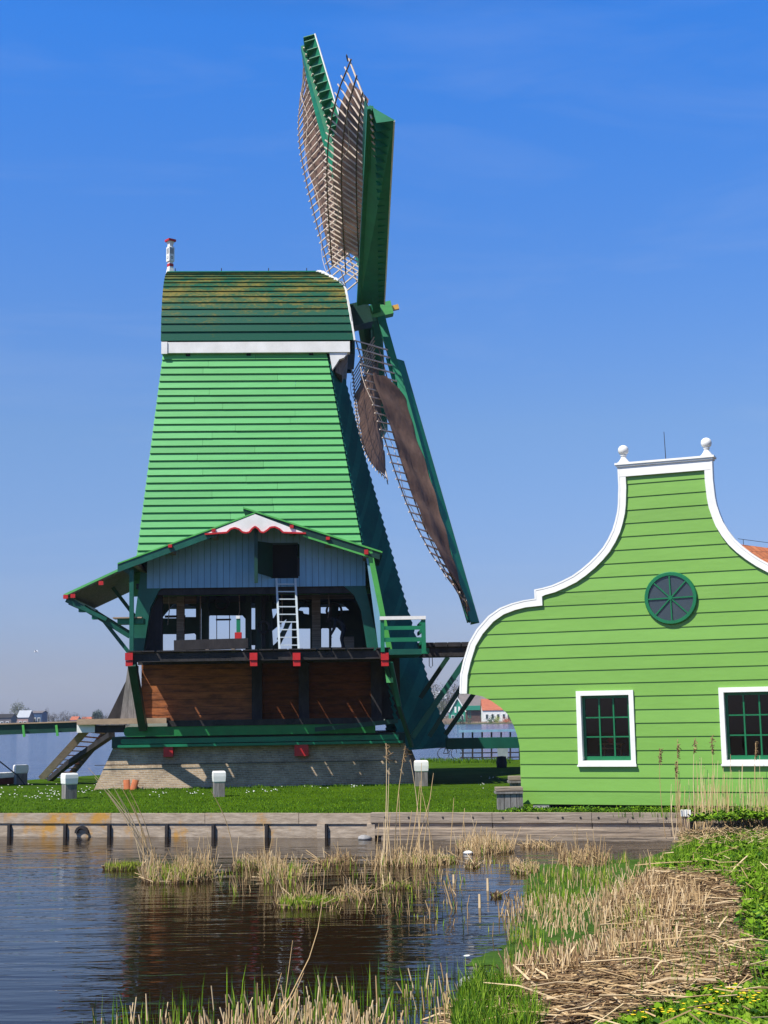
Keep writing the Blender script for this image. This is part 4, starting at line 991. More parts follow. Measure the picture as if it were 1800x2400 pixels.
# leaning terracotta tiles by the brick base
for i, (px, wpx, tl) in enumerate(((298, 15, -.1), (311, 15, .25))):
    p = MW @ Vector((m(px, 1840, -.62).x, -.62, 0)); hgt = 26*p.y/F; wd = wpx*p.y/F
    tt = MB(); P = []
    for z_ in (0, hgt):
        for k in range(7): a = math.pi*k/6; P.append((-math.cos(a)*wd/2, -math.sin(a)*wd*.28+ z_*.25, z_))
    tt.idx(P, [(k, k+1, k+8, k+7) for k in range(6)]); o = tt.build('roof_tile', 'terracotta'); o.location = p-Vector((0, 0, .03)); o.rotation_euler = (0, tl, MR)
    md = o.modifiers.new('t', 'SOLIDIFY'); md.thickness = .02
    tag(o, ['orange curved roof tile leaning upright against the brick base', 'darker tilted orange roof tile leaning beside the upright one'][i], 'roof tile', 'roof tiles against the brick base')
# left footbridge
brg = thing('footbridge', 'long dark green footbridge over the lake with tan top boards, running off to the left', 'footbridge', MO, MR)
def mm(px, py, y): return m(px, py, y)
a = m(-160, 1712, 4.0); b = m(262, 1700, 4.0); th_ = 26/F*57
P = [m(-160, 1703, 4.0), m(205, 1692, 4.0), m(205, 1714, 4.0), m(-160, 1729, 4.0)]; MB().prism(P, (0, .16, 0)).build('side_beam', 'dark', brg, fixn=True)
P = [p+Vector((0, 1.1, 0)) for p in P]; MB().prism(P, (0, .16, 0)).build('side_beam', 'dark', brg, fixn=True)
P = [m(-160, 1700, 3.9), m(205, 1689, 3.9), m(205, 1692, 3.9), m(-160, 1703, 3.9)]; MB().prism(P, (0, 1.4, 0)).build('deck_board', 'tan', brg, fixn=True)
for px in (-60, 55, 133):
    mb = MB(); mb.beam(m(px-1, 1698, 3.85)-Vector((0, 0, .02)), m(px+2, 1725 if px > 100 else 1727, 3.85), .09, .08); mb.build('cross_bar', 'bright', brg)
# stair down from the footbridge
st_ = thing('wooden_stair', 'weathered wooden stair dropping from the footbridge to the lawn edge, left of the mill', 'stair', MO, MR)
f0_ = MI @ atZ(96, 1826, ZG); f1_ = MI @ (atZ(96, 1826, ZG)+Vector((1.0, .9, 0))); t0 = m(205, 1708, 4.2); t1 = m(250, 1714, 5.4)
mb = MB(); mb.beam(t0, f0_, .30, .09, up=(0, 1, 0)); mb.build('stringer', 'tan', st_)
mb = MB(); mb.beam(t1, f1_, .26, .09, up=(0, 1, 0)); mb.build('stringer', 'tar', st_)
for k in range(11):
    f = (k+.5)/11; A = t0.lerp(f0_, f); B = t1.lerp(f1_, f); mb = MB(); mb.beam(A, B, .24, .04); mb.build('tread', 'brown' if k % 2 else 'tan', st_)
mb = MB(); mb.beam(m(262, 1722, 2.5), m(158, 1792, 6.5), .26, .2); mb.beam(m(158, 1792, 6.5), m(116, 1828, 9.0), .2, .2); mb.build('prop', 'tar', st_)
# ladder to the hatch
la = MW @ Vector((0, 0, 0)); ldr = thing('ladder', 'pale ladder leaning from the saw floor up to the open hatch', 'ladder', MO, MR)
zt1 = m(670, 1352, -1.1); A0 = m(655, 1522, -2.0); A1 = m(648, 1356, -1.12); B0 = m(700, 1522, -2.0); B1 = m(692, 1356, -1.12)
lm = mat('ladder_paint', (.55, .62, .64), (.45, .52, .55), .6, 3)
for a, b in ((A0, A1), (B0, B1)): mb = MB(); mb.beam(a, b, .07, .07); mb.build('rail', lm, ldr)
for k in range(9):
    f = (k+.55)/9.3; mb = MB(); mb.beam(A0.lerp(A1, f), B0.lerp(B1, f), .04, .04); mb.build('rung', lm, ldr)
# log lying on the saw carriage
lg = thing('saw_log', 'dark squared log lying on the open saw floor', 'log', MO, MR)
a = m(409, 1513, -1.7); b = m(582, 1508, -1.7); mb = MB(); mb.beam(a, b, .45, .36); mb.build('log', 'tar', lg)
for f in (.1, .45, .8): mb = MB(); p = a.lerp(b, f); mb.box((p.x-.06, p.y-.3, p.z-.30), (p.x+.06, p.y+.3, p.z-.19)); mb.build('bearer', 'grey', lg)
cl = thing('saw_clamp', 'small green and white saw clamp on a red block, standing on the dark log', 'clamp', MO, MR)
mrect(550, 1482, 566, 1501, -1.75, .22).build('red_block', 'red', cl); mrect(554, 1450, 563, 1482, -1.7, .14).build('green_screw', 'sailgreen', cl); mrect(553, 1443, 562, 1450, -1.72, .16).build('white_head', 'white', cl)
for o in (lg, cl):
    for c in o.children: c.parent = o
# person bending over in the saw floor
def person():
    o0 = m(800, 1520, .5); sc__ = 1.0
    root = thing('person', 'person in dark clothes bending over inside the open saw floor', 'person', MW @ Vector((o0.x, .5, zD)), MR)
    J = dict(pel=(.12, 0, .93), wst=(.04, -.02, 1.08), che=(-.16, -.05, 1.22), nek=(-.30, -.06, 1.24), hd0=(-.38, -.07, 1.22), hd1=(-.50, -.08, 1.15),
             hl=(.12, .1, .88), kl=(.02, .12, .50), al=(.12, .12, .08), tl=(-.03, .14, .03), hr=(.12, -.1, .88), kr=(.0, -.14, .50), ar=(.08, -.12, .08), tr=(-.08, -.14, .03),
             sl=(-.22, .15, 1.20), el=(-.28, .2, .93), wl=(-.36, .1, .70), sr=(-.22, -.2, 1.18), er=(-.24, -.24, .90), wr=(-.36, -.16, .68))
    E_ = [('pel', 'wst'), ('wst', 'che'), ('che', 'nek'), ('nek', 'hd0'), ('hd0', 'hd1'), ('pel', 'hl'), ('hl', 'kl'), ('kl', 'al'), ('al', 'tl'), ('pel', 'hr'), ('hr', 'kr'), ('kr', 'ar'), ('ar', 'tr'), ('che', 'sl'), ('sl', 'el'), ('el', 'wl'), ('che', 'sr'), ('sr', 'er'), ('er', 'wr')]
    rad = dict(pel=.15, wst=.14, che=.16, nek=.06, hd0=.085, hd1=.095, hl=.10, kl=.07, al=.045, tl=.04, hr=.10, kr=.07, ar=.045, tr=.04, sl=.07, el=.05, wl=.035, sr=.07, er=.05, wr=.035)
    for sd, wr_ in ((1, 'wl'), (-1, 'wr')):
        bx, by, bz = J[wr_]; J['p'+wr_] = (bx-.04, by, bz-.07); E_.append((wr_, 'p'+wr_)); rad['p'+wr_] = .028
        for f, (ox_, oy_, ln) in enumerate(((-.02, -.03, .075), (-.01, -.012, .085), (0, .008, .08), (.01, .026, .065), (.05, -.03, .045))):
            J[f'{wr_}{f}a'] = (bx-.05+ox_*.6, by+oy_*.9, bz-.10-ln*.3); J[f'{wr_}{f}b'] = (bx-.03+ox_, by+oy_, bz-.10-ln); E_ += [('p'+wr_, f'{wr_}{f}a'), (f'{wr_}{f}a', f'{wr_}{f}b')]; rad[f'{wr_}{f}a'] = rad[f'{wr_}{f}b'] = .009
    ks = list(J); me = bpy.data.meshes.new('body'); me.from_pydata([J[k_] for k_ in ks], [(ks.index(a), ks.index(b)) for a, b in E_], [])
    o = bpy.data.objects.new('body', me); COL.objects.link(o); o.parent = root
    sk = o.modifiers.new('s', 'SKIN'); o.modifiers.new('u', 'SUBSURF').levels = 1; o.modifiers['u'].render_levels = 1
    for i, k_ in enumerate(ks): me.skin_vertices[0].data[i].radius = (rad[k_], rad[k_]); me.skin_vertices[0].data[i].use_root = (k_ == 'pel')
    me.materials.append(mat('dark_work_clothes', (.025, .028, .035), (.018, .02, .028), .9, 4)); 
    mb = MB(); mb.lathe([(.0, .10), (.06, .085), (.10, .03), (.105, -.02), (.09, -.05)], (0, 0, 0), 12); hr_ = mb.build('hair', mat('dark_hair', (.02, .013, .01), None, .8, 9), root, smooth=True)
    hr_.location = (-.46, -.08, 1.20); hr_.rotation_euler = (0, math.radians(-35), 0)
    mb = MB(); mb.lathe([(.0, -.02), (.02, -.01), (.012, .02)], (0, 0, 0), 6)
    return root
person()
# jetty fence and things at the far edge of the lawn
Yf = 80.0
jf = thing('jetty_railing', 'dark railing with pale top plank at the water edge between mill and house', 'railing', atY(1076, 1778, Yf))
def J_(px, py, dy=0.0): return atY(px, py, Yf+dy) - jf.location
mb = MB(); mb.beam(J_(1076, 1714), J_(1260, 1711), .35, .12); mb.build('top_plank', 'lightblue', jf)
for px in (1085, 1107.5, 1130, 1152, 1174.5, 1196, 1218, 1240): mb = MB(); mb.beam(J_(px, 1716), J_(px, 1780), .09, .09); mb.build('upright', 'tar', jf)
for py in (1749, 1764, 1775): mb = MB(); mb.beam(J_(1078, py+1), J_(1250, py-1), .07, .06); mb.build('rail', 'tar', jf)
cp = atY(1178, 1764, Yf-1); mb = MB(); s = .5
mb.idx([(x, y, z_) for z_, k_ in ((-.3, .8), (.3, 1.0)) for x, y in ((-s*k_*.6, -.25), (s*k_*.6, -.25), (s*k_*.6, .25), (-s*k_*.6, .25))], [(0, 1, 5, 4), (1, 2, 6, 5), (2, 3, 7, 6), (3, 0, 4, 7), (0, 3, 2, 1)])
tubm = mat('galvanised_metal', (.32, .36, .36), (.22, .26, .27), .5, 3); o = mb.build('tub', tubm); o.location = cp; tag(o, 'grey galvanised tub hanging on the dark railing', 'tub')
pb_ = atZ(1176, 1799, ZG); mb = MB(); mb.lathe([(0, 0), (.24, 0), (.26, .2), (.22, .5), (.24, .52), (0, .55)], (0, 0, 0), 10); o = mb.build('stump', 'tar'); o.location = pb_; tag(o, 'dark stump on the shaded lawn below the grey tub', 'stump')
bc = atZ(1054, 1782, ZG); bk = thing('bicycle', 'thin dark bicycle parked at the far edge of the lawn right of the mill', 'bicycle', bc)
for dx in (-.35, .42):
    mb = MB(); mb.tube([(dx+.33*math.cos(a*math.pi/8), 0, .38+.33*math.sin(a*math.pi/8)) for a in range(17)], .022, 5); mb.build('wheel', 'iron', bk)
mb = MB()
for a, b in (((-.35, 0, .38), (-.1, 0, .38)), ((-.35, 0, .38), (-.15, 0, .85)), ((-.1, 0, .38), (-.2, 0, 1.0)), ((-.1, 0, .38), (.3, 0, .85)), ((-.15, 0, .85), (.3, 0, .9)), ((.42, 0, .38), (.28, 0, 1.1)), ((.28, -.25, 1.1), (.28, .25, 1.1))): mb.beam(a, b, .035)
mb.build('bicycle_frame', 'iron', bk); MB().box((-.33, -.07, 1.0), (-.08, .07, 1.06)).build('saddle', 'tar', bk)
# weathered box benches against the house
def bench(px0, px1, pyt, pyb, Yd, label):
    a = atY(px0, pyb, Yd); b = atY(px1, pyb, Yd); c = atY(px0, pyt, Yd)
    o = thing('box_bench', label, 'box bench', (a.x, Yd, ZG), 0, 'weathered box benches beside the green house'); w_ = b.x-a.x; hh = c.z-ZG
    mb = MB(); k_ = max(int(w_/.17), 2)
    for i in range(k_): mb.box((.06+i*(w_-.06)/k_+.008, 0, -.05), (.06+(i+1)*(w_-.06)/k_-.008, .5, hh*.70))
    mb.build('upright_boards', 'greyv', o); MB().box((0, -.05, hh*.72), (w_, .55, hh*.81)).build('trim_board', 'greyv', o); MB().box((.02, -.03, hh*.84), (w_, .53, hh)).build('lid', 'grey', o)
bench(1162, 1227, 1846, 1897, 38.2, 'larger weathered box bench in front, at the left corner of the green house')
bench(1193, 1300, 1820, 1862, 42.6, 'smaller weathered box bench behind the larger one at the house corner')
# white-capped post at the quay by the reeds
p = QW @ qpt(1609, 1940, -.3); wp = thing('quay_post', 'brown post with pale square top standing before the quay near the reeds', 'post', (p.x, p.y, -.2), QR)
MB().box((-.085, -.085, 0), (.085, .085, .78)).build('post', 'tan', wp); MB().box((-.12, -.12, .782), (.12, .12, .93)).build('post_cap', 'white', wp)
# litter and stones
def rock(px, py, s, label, name, mt, cat, sq=.6, seed=0):
    p = atZ(px, py, .02); mb = MB(); rr = random.Random(seed); n = 8; pr = [(0, -.5), (.7, -.35), (1, 0), (.75, .4), (.35, .6), (0, .65)]; pts = []; fs = []
    for r_, z_ in pr:
        for k in range(n): a = 2*math.pi*k/n; j = 1+rr.uniform(-.18, .18); pts.append((r_*j*math.cos(a)*s, r_*j*math.sin(a)*s*.8, z_*s*sq*j))
    for i in range(len(pr)-1):
        for k in range(n): fs.append((i*n+k, i*n+(k+1) % n, (i+1)*n+(k+1) % n, (i+1)*n+k))
    mb.idx(pts, fs); o = mb.build(name, mt, smooth=True); o.location = p; tag(o, label, cat)
rock(855, 1965, .22, 'pale grey rounded stone in the water against the quay', 'stone', 'stone', 'stone', seed=1)
rock(191, 1958, .11, 'small white float in the water below the drain arch', 'float', 'white', 'float', seed=2)
rock(1098, 1999, .12, 'small white lump of litter among the dry reeds', 'litter', 'white', 'litter', seed=3)
rock(1102, 2310, .17, 'crumpled whitish rag on the near bank among the reeds', 'rag', 'stone', 'rag', .9, seed=4)
rock(1205, 2385, .07, 'white shell-like scrap in the long grass, bottom centre right', 'scrap', 'white', 'litter', 1.8, seed=5)
rock(1095, 2240, .05, 'white feather floating on the pond by the near reeds', 'feather', 'wflower', 'feather', .3, seed=6)
# gull
gp = atY(85, 1528, 120); g = thing('gull', 'tiny white gull flying in the sky left of the mill', 'gull', gp)
MB().tube([(-.16, 0, 0), (-.05, 0, .02), (.1, 0, 0), (.2, 0, -.03)], .05, 6, .02).build('body', 'white', g)
for s in (-1, 1): mb = MB(); mb.prism([(-.06, 0, .02), (.06, 0, .02), (.03, s*.3, .14), (-.03, s*.5, .08), (-.08, s*.3, .12)], (0, 0, .012)); mb.build('wing', 'wflower', g)

# ================================================================== PLANTS
def blade_(mb, p, H, w_, lean, mi, rr, az_=None):
    a = rr.uniform(0, 6.28) if az_ is None else az_; sd = Vector((math.cos(a), math.sin(a), 0))*w_/2
    b = rr.uniform(0, 6.28); l = Vector((math.cos(b), math.sin(b), 0))*H*lean*rr.random()
    mid_ = p+Vector((0, 0, H*.55))+l*.35; tip = p+Vector((0, 0, H*rr.uniform(.9, 1)))+l
    mb.mi = mi; n = len(mb.v); mb.v += [tuple(p-sd), tuple(p+sd), tuple(mid_+sd*.75), tuple(mid_-sd*.75), tuple(tip)]
    mb.f += [(n, n+1, n+2, n+3), (n+3, n+2, n+4)]; mb.m += [mi, mi]
def stick(mb, a, b, r, mi, r2=None):
    d = (b-a); x = d.orthogonal().normalized(); y = d.cross(x).normalized(); n = len(mb.v); r2 = r if r2 is None else r2
    for p, q_ in ((a, r), (b, r2)):
        for k in range(3): an = 2.094*k; mb.v.append(tuple(p+x*math.cos(an)*q_+y*math.sin(an)*q_))
    for k in range(3): mb.f.append((n+k, n+(k+1) % 3, n+3+(k+1) % 3, n+3+k)); mb.m.append(mi)
def curvy(mb, pts, r, r2, mi):
    for i in range(len(pts)-1): f0 = i/(len(pts)-1); f1 = (i+1)/(len(pts)-1); stick(mb, pts[i], pts[i+1], r+(r2-r)*f0, mi, r+(r2-r)*f1)
PM = ['blade_g1' , 'blade_g2', 'blade_g3', 'blade_g4', 'blade_y1', 'straw_s1', 'straw_s2', 'straw_s3', 'straw_s4', 'straw_s5']
for k_ in ('g1', 'g2', 'g3', 'g4', 'y1'): M['blade_'+k_] = M[k_]
for k_ in ('s1', 's2', 's3', 's4', 's5'): M['straw_'+k_] = M[k_]
G1, G2, G3, G4, Y1, S1, S2, S3, S4, S5 = range(10)
def compact(mb, name):
    used = sorted(set(mb.m)); mp_ = {u: i for i, u in enumerate(used)}; mb.m = [mp_[x] for x in mb.m]
    return mb.build(name, [PM[u] for u in used])
def clump(px0, px1, py0, py1, stubble, green, label, hs=(.2, .42), hg=(.2, .35), seed=0, tall=(), gcol=(G3, Y1, G2), scol=(S1, S2, S3, S1), loose=25, kh=1.0):
    """reed clump standing in the water: area between two pixel rows on the water plane"""
    rr = random.Random(seed+11); mb = MB(); Hv = (py1-py0)*.95*atZ(px0, py1, 0).y/F; hs = (Hv*.4, Hv*kh); hg = (Hv*.35, Hv*.9*kh); py0 = py1-(py1-py0)*.38; A = atZ(px0, py1, 0); B = atZ(px1, py1, 0); C = atZ((px0+px1)/2, py0, 0)
    cx, cy = (A.x+B.x)/2, (A.y+C.y)/2; rx = (B.x-A.x)/2; ry = max((C.y-A.y)/2, .15); org = Vector((cx, cy, 0))
    def spot(k=1.0):
        a = rr.uniform(0, 6.28); r_ = math.sqrt(rr.random())*k
        return Vector((math.cos(a)*r_*rx, math.sin(a)*r_*ry, -.05))
    stubble = int(stubble*.75); green = int(green*1.25)
    for i in range(stubble):
        p = spot(); H = rr.uniform(*hs)*(.9+1.0*noise.noise(Vector((p.x*2.2+seed, p.y*2, 0))))*(1 if rr.random() < .93 else 1.7); H = max(H, .05); t_ = p+Vector((rr.gauss(0, .22), rr.gauss(0, .22), 1)).normalized()*H; stick(mb, p, t_, rr.uniform(.005, .010), rr.choice(scol), .006)
    for i in range(green):
        blade_(mb, spot(.95), rr.uniform(*hg), .014, .35, rr.choice(gcol), rr)
    for i in range(stubble//8): p = spot(); p.z = rr.uniform(.0, .1); a = rr.uniform(0, 6.28); stick(mb, p, p+Vector((math.cos(a), math.sin(a), rr.uniform(-.1, .6)))*rr.uniform(.15, .4), .006, rr.choice(scol))
    for i in range((stubble+green)//3): p = spot(); stick(mb, p, p+Vector((rr.gauss(0, .03), rr.gauss(0, .03), rr.uniform(.08, .15))), .009, rr.choice((S4, S5)))
    for (bx, by, tx, ty, cv, hd) in tall:     # tall stalks: base pixel on the water, tip pixel in the plane through the base
        b_ = atZ(bx, by, 0); t_ = atY(tx, ty, b_.y+rr.uniform(-.3, .3)); pts = []
        for k in range(9):
            f = k/8; p = b_.lerp(t_, f); p.x += cv*math.sin(f*math.pi)*.5; p.z += abs(cv)*.2*math.sin(f*math.pi); pts.append(p-org)
        curvy(mb, pts, .014, .006, rr.choice((S1, S3)))
        if hd:
            for k in range(26):
                p = pts[-1].lerp(pts[-2], rr.random()*1.2); stick(mb, p, p+Vector((rr.gauss(.05, .05), rr.gauss(0, .04), rr.gauss(-.03, .06))), .007, rr.choice((S4, S2)))
    o = compact(mb, 'reed_clump'); o.location = org; tag(o, label, 'reed clump', 'reed clumps standing in the pond'); return o
clump(232, 322, 2012, 2042, 40, 900, 'short bright yellow-green clump furthest left in the pond', hg=(.16, .34), seed=1, gcol=(Y1, G3, Y1))
T = [(345+R_.randint(-25, 30), 2030+R_.randint(-8, 10), tx, ty, .18, False) for tx, ty in ((207, 1800), (222, 1822), (236, 1840), (252, 1858), (262, 1838), (270, 1852), (283, 1842), (296, 1866), (303, 1852), (310, 1880), (320, 1960), (356, 1980))]
clump(318, 484, 2006, 2074, 750, 420, 'wide tan stubble clump at left with long thin stalks arching up over the quay', seed=2, tall=T)
clump(538, 650, 2005, 2038, 260, 350, 'tan and green clump at centre left with a single long bent stalk', seed=3, tall=[(549, 2030, 494, 1852, .22, False), (552, 2032, 560, 1960, 0, False)])
clump(600, 702, 2010, 2075, 420, 260, 'tan stubble clump right of the one with the single bent stalk', seed=4)
clump(732, 832, 2002, 2030, 300, 60, 'low brownish clump alone near the quay, centre of the pond', seed=5, scol=(S2, S4, S1), tall=[(762, 2020, 757, 1985, 0, False), (790, 2022, 780, 1975, .1, False)])
clump(640, 790, 2090, 2132, 180, 1400, 'long bright green clump nearest the dark centre of the pond', hg=(.14, .30), seed=6, gcol=(Y1, G3, G2))
clump(780, 872, 2080, 2112, 260, 120, 'ragged tan clump touching the right end of the long green one', seed=7, hs=(.25, .45))
clump(892, 974, 2058, 2086, 60, 330, 'small green clump with two thick buff stalks left of it', seed=8, tall=[(900, 2083, 897, 2050, 0, False), (915, 2080, 913, 2045, 0, False)])
T = [(900, 2010, 905, 1742, .06, True), (906, 2012, 912, 1800, .0, False), (925, 2010, 950, 1748, -.1, True), (978, 2012, 988, 1788, .05, False), (985, 2010, 962, 1780, .1, False), (990, 2008, 1016, 1812, .0, False), (960, 2005, 985, 1830, .05, False), (1010, 2005, 985, 1840, .1, False), (940, 2012, 935, 1860, 0, False), (970, 2010, 1010, 1865, 0, False), (1055, 1995, 1064, 1870, 0, False), (880, 2030, 888, 1930, 0, False), (893, 2035, 900, 1925, .05, False), (905, 2030, 915, 1905, 0, False), (918, 2030, 905, 1895, 0, False), (950, 2015, 965, 1900, 0, False)]
clump(868, 1066, 1990, 2034, 430, 120, 'tall dry reed stand with drooping seed heads in front of the right bollard', seed=9, hs=(.25, .75), tall=T)
clump(960, 1080, 1998, 2026, 160, 700, 'rounded green grass mound beside the tall dry reeds', seed=10, hg=(.14, .30))
clump(1075, 1215, 1955, 2003, 600, 60, 'tangled tan reed heap under the heavy quay beam', seed=11, hs=(.25, .75))
clump(1200, 1268, 2015, 2050, 260, 200, 'brown-green clump at the left end of the duckweed', seed=12, hs=(.3, .5))
clump(1090, 1130, 2018, 2036, 70, 120, 'tiny green-tan tuft in front of the tangled reed heap', seed=13, hs=(.1, .2), hg=(.1, .2))
clump(1318, 1435, 1985, 2035, 450, 40, 'brown stubble patch below the quay beam by the duckweed', seed=14, hs=(.25, .5), scol=(S2, S1, S4))
clump(1225, 1330, 1965, 1990, 200, 20, 'thin dry stalks close under the quay beam, left of the brown stubble', seed=15, hs=(.3, .6))
clump(1155, 1178, 2085, 2105, 15, 90, 'tiny green tuft alone in the blue water', seed=16, hs=(.1, .2), hg=(.12, .25))
clump(1185, 1222, 2095, 2108, 16, 10, 'row of short buff stubs in the blue water', seed=17, hs=(.12, .2))
def pond_stalk(px, py, H, r, col, label, lx=0.0, seed=0):
    p = atZ(px, py, 0); mb = MB(); stick(mb, Vector((0, 0, -.1)), Vector((lx, 0, H)), r, col, r*.8); o = compact(mb, 'reed_stalk'); o.location = p; tag(o, label, 'stalk', 'single stalks standing in the pond')
pond_stalk(1064, 2130, .45, .02, S1, 'leaning tan stalk left of a near-parallel one in the blue water', -.15)
pond_stalk(1072, 2128, .55, .018, S2, 'longer leaning tan stalk right of its near-parallel neighbour', -.15)
pond_stalk(1125, 2128, .22, .03, S3, 'short thick buff stub in the blue water')
pond_stalk(1064, 2070, .16, .03, S3, 'pale stub near the top of the blue water')
pond_stalk(1144, 2088, .22, .03, S3, 'buff stub between the pale stub and the tiny green tuft')
# upright sprouts through the duckweed and along the near shore
def poly_world(pts, z_=0.0): return [tuple(atZ(x, y, z_)[:2]) for x, y in pts]
def scatter(poly, n, rr, fn):
    xs_ = [p[0] for p in poly]; ys_ = [p[1] for p in poly]; k = 0; tries = 0
    while k < n and tries < n*12:
        tries += 1; x = rr.uniform(min(xs_), max(xs_)); y = rr.uniform(min(ys_), max(ys_))
        if inside(x, y, poly): fn(x, y); k += 1
def gz(x, y): return max(bh(x, y), 0.0) if gx0 < x < gx1 and gy0 < y < gy1 else 0.0
dw = poly_world([(1240, 2035), (1330, 2020), (1500, 2015), (1560, 1995), (1560, 2060), (1440, 2100), (1440, 2160), (1560, 2200), (1480, 2250), (1360, 2268), (1230, 2290), (1180, 2300), (1150, 2262), (1090, 2265), (1105, 2250), (1180, 2225), (1215, 2180), (1235, 2110)])
# two ragged mats of duckweed, as thin sheets
def ragged(poly, seed):
    rr = random.Random(seed); out_ = []
    for i in range(len(poly)):
        a = Vector(poly[i]); b = Vector(poly[(i+1) % len(poly)]); n_ = max(int((b-a).length/.12), 1); nn = Vector((-(b-a).y, (b-a).x)).normalized()
        for k in range(n_): out_.append(a.lerp(b, k/n_)+nn*.10*noise.noise(Vector((i*3+k*.35, seed, 0)))*1.6)
    return out_
mb = MB(); rg = [Vector((p.x, p.y, .006)) for p in ragged(dw, 2)]
mb.idx(rg, [tuple(t_) for t_ in geometry.tessellate_polygon([rg])]); tag(mb.build('duckweed_mat', 'duckweed', fixn=True), 'green duckweed film floating on the sheltered water', 'duckweed', kind='stuff')
rr = random.Random(5); mb = MB()
zone = poly_world([(1235, 2040), (1560, 2010), (1570, 2060), (1470, 2110), (1560, 2200), (1400, 2260), (1180, 2300), (1190, 2230), (1190, 2140), (1230, 2100)])
def f_(x, y):
    c = noise.noise(Vector((x*.9, y*.5, 4)))
    if c < .07: return
    blade_(mb, Vector((x, y, -.02)), rr.uniform(.10, .30)*(1+c), .013, .25, rr.choice((G2, G3, G1, G3, Y1, S1)), rr)
scatter(zone, 5000, rr, f_)
def f_(x, y): H = rr.uniform(.08, .28); stick(mb, Vector((x, y, -.05)), Vector((x+rr.gauss(0, .05), y+rr.gauss(0, .05), H)), .008, rr.choice((S1, S2, S3)), .007)
scatter(poly_world([(1200, 2120), (1470, 2110), (1480, 2175), (1330, 2200), (1160, 2150)]), 260, rr, f_)
scatter(zone, 260, rr, f_)
tag(compact(mb, 'water_sprouts'), 'green reed sprouts and stubble rising through the duckweed', 'reed sprouts', kind='stuff')
mb = MB(); sp = poly_world([(480, 2050), (850, 2020), (1240, 2010), (1240, 2110), (1200, 2200), (1000, 2190), (780, 2140), (560, 2110)])
def f_(x, y):
    if noise.noise(Vector((x*.8, y*.35, 7))) < .02: return
    if rr.random() < .6: blade_(mb, Vector((x, y, -.03)), rr.uniform(.08, .26), .016, .3, rr.choice((G3, Y1, G2, S1)), rr)
    else: stick(mb, Vector((x, y, -.05)), Vector((x+rr.gauss(0, .06), y+rr.gauss(0, .06), rr.uniform(.06, .3))), .008, rr.choice((S1, S2, S4)), .006)
scatter(sp, 900, rr, f_)
tag(compact(mb, 'sparse_sprouts'), 'sparse stems and sprouts standing in the open pond between the clumps', 'reed sprouts', kind='stuff')
# foreground sprout belt
mb = MB(); belt = poly_world([(150, 2470), (230, 2405), (330, 2385), (460, 2368), (620, 2345), (760, 2335), (900, 2330), (1010, 2300), (1130, 2290), (1200, 2330), (1180, 2470)])
def f_(x, y): blade_(mb, Vector((x, y, -.03)), rr.uniform(.12, .50), .013, .22, rr.choice((G2, G3, G1, G4, G3)), rr)
scatter(belt, 680, rr, f_)
def f_(x, y): H = rr.uniform(.08, .32); stick(mb, Vector((x, y, -.05)), Vector((x+rr.gauss(0, .05), y+rr.gauss(0, .05), H)), rr.uniform(.007, .014), rr.choice((S1, S2, S3, S3)), .008)
scatter(poly_world([(330, 2470), (560, 2415), (620, 2390), (700, 2385), (860, 2400), (960, 2440), (900, 2500)]), 400, rr, f_)
scatter(belt, 110, rr, f_)
tag(compact(mb, 'shore_sprouts'), 'green reed sprouts and cut stalks along the bottom edge of the pond', 'reed sprouts', kind='stuff')
def arch(pts, label, r=.008):
    mb = MB(); P = [atY(x, y, Y) for x, y, Y in pts]; org = P[0].copy(); Q = []
    for i in range(len(P)-1):
        for k in range(4): Q.append(P[i].lerp(P[i+1], k/4)-org)
    Q.append(P[-1]-org); curvy(mb, Q, r, r*.35, S1); o = compact(mb, 'reed_stalk'); o.location = org; tag(o, label, 'stalk', 'long stalks rising from the bottom edge')
arch([(610, 2440, 14.3), (680, 2335, 14.3), (725, 2245, 14.3), (745, 2180, 14.3), (756, 2110, 14.3), (761, 2040, 14.3)], 'longest dry stalk curving up from the bottom edge into the dark water')
arch([(630, 2430, 14.6), (668, 2340, 14.6), (686, 2204, 14.6)], 'straight dry stalk left of the longest curved one')
arch([(600, 2440, 14.2), (640, 2350, 14.2), (660, 2280, 14.2)], 'shortest leaning dry stalk at the bottom edge')
arch([(640, 2420, 14.4), (690, 2330, 14.4), (712, 2280, 14.4)], 'bent dry stalk below the longest curved one')
# straw wrack on the bank
mb = MB(); rr = random.Random(8)
def straw(x, y, l0=.12, l1=.5, r0=.004, r1=.010, lift=.12, cols=(S1, S2, S2, S3, S4, S4, S5)):
    z_ = gz(x, y)+.01+rr.random()*lift; a = rr.gauss(.15, .7) if rr.random() < .7 else rr.uniform(0, 3.14); l = rr.uniform(l0, l1); d = Vector((math.cos(a), math.sin(a)*.8, rr.gauss(0, .10)))*l
    p = Vector((x, y, z_)); c_ = rr.choice(cols); k_ = Vector((rr.gauss(0, .12), rr.gauss(0, .12), rr.uniform(-.03, .08)))*l
    if rr.random() < .5:
        r_ = rr.uniform(r0, r1); stick(mb, p-d*.5, p+k_, r_, c_, r_*.9); stick(mb, p+k_, p+d*.5, r_*.9, c_, r_*.6)
    else:
        w_ = rr.uniform(.006, .018); s_ = Vector((-d.y, d.x, rr.gauss(0, .3)*l)).normalized()*w_; k_ *= 1.6; mb.mi = c_
        mb.face([p-d*.5-s_*.6, p-d*.5+s_*.6, p+k_+s_, p+k_-s_]); s2 = Vector((s_.x*.3, s_.y*.3, abs(s_.x))); mb.face([p+k_-s_, p+k_+s_, p+d*.5+k_*.5+s2*.4, p+d*.5+k_*.5-s2*.4])
W1_ = poly_world([(1490, 2080), (1540, 2045), (1620, 2045), (1700, 2065), (1740, 2110), (1730, 2170), (1680, 2200), (1560, 2190), (1440, 2170), (1425, 2125)], .1)
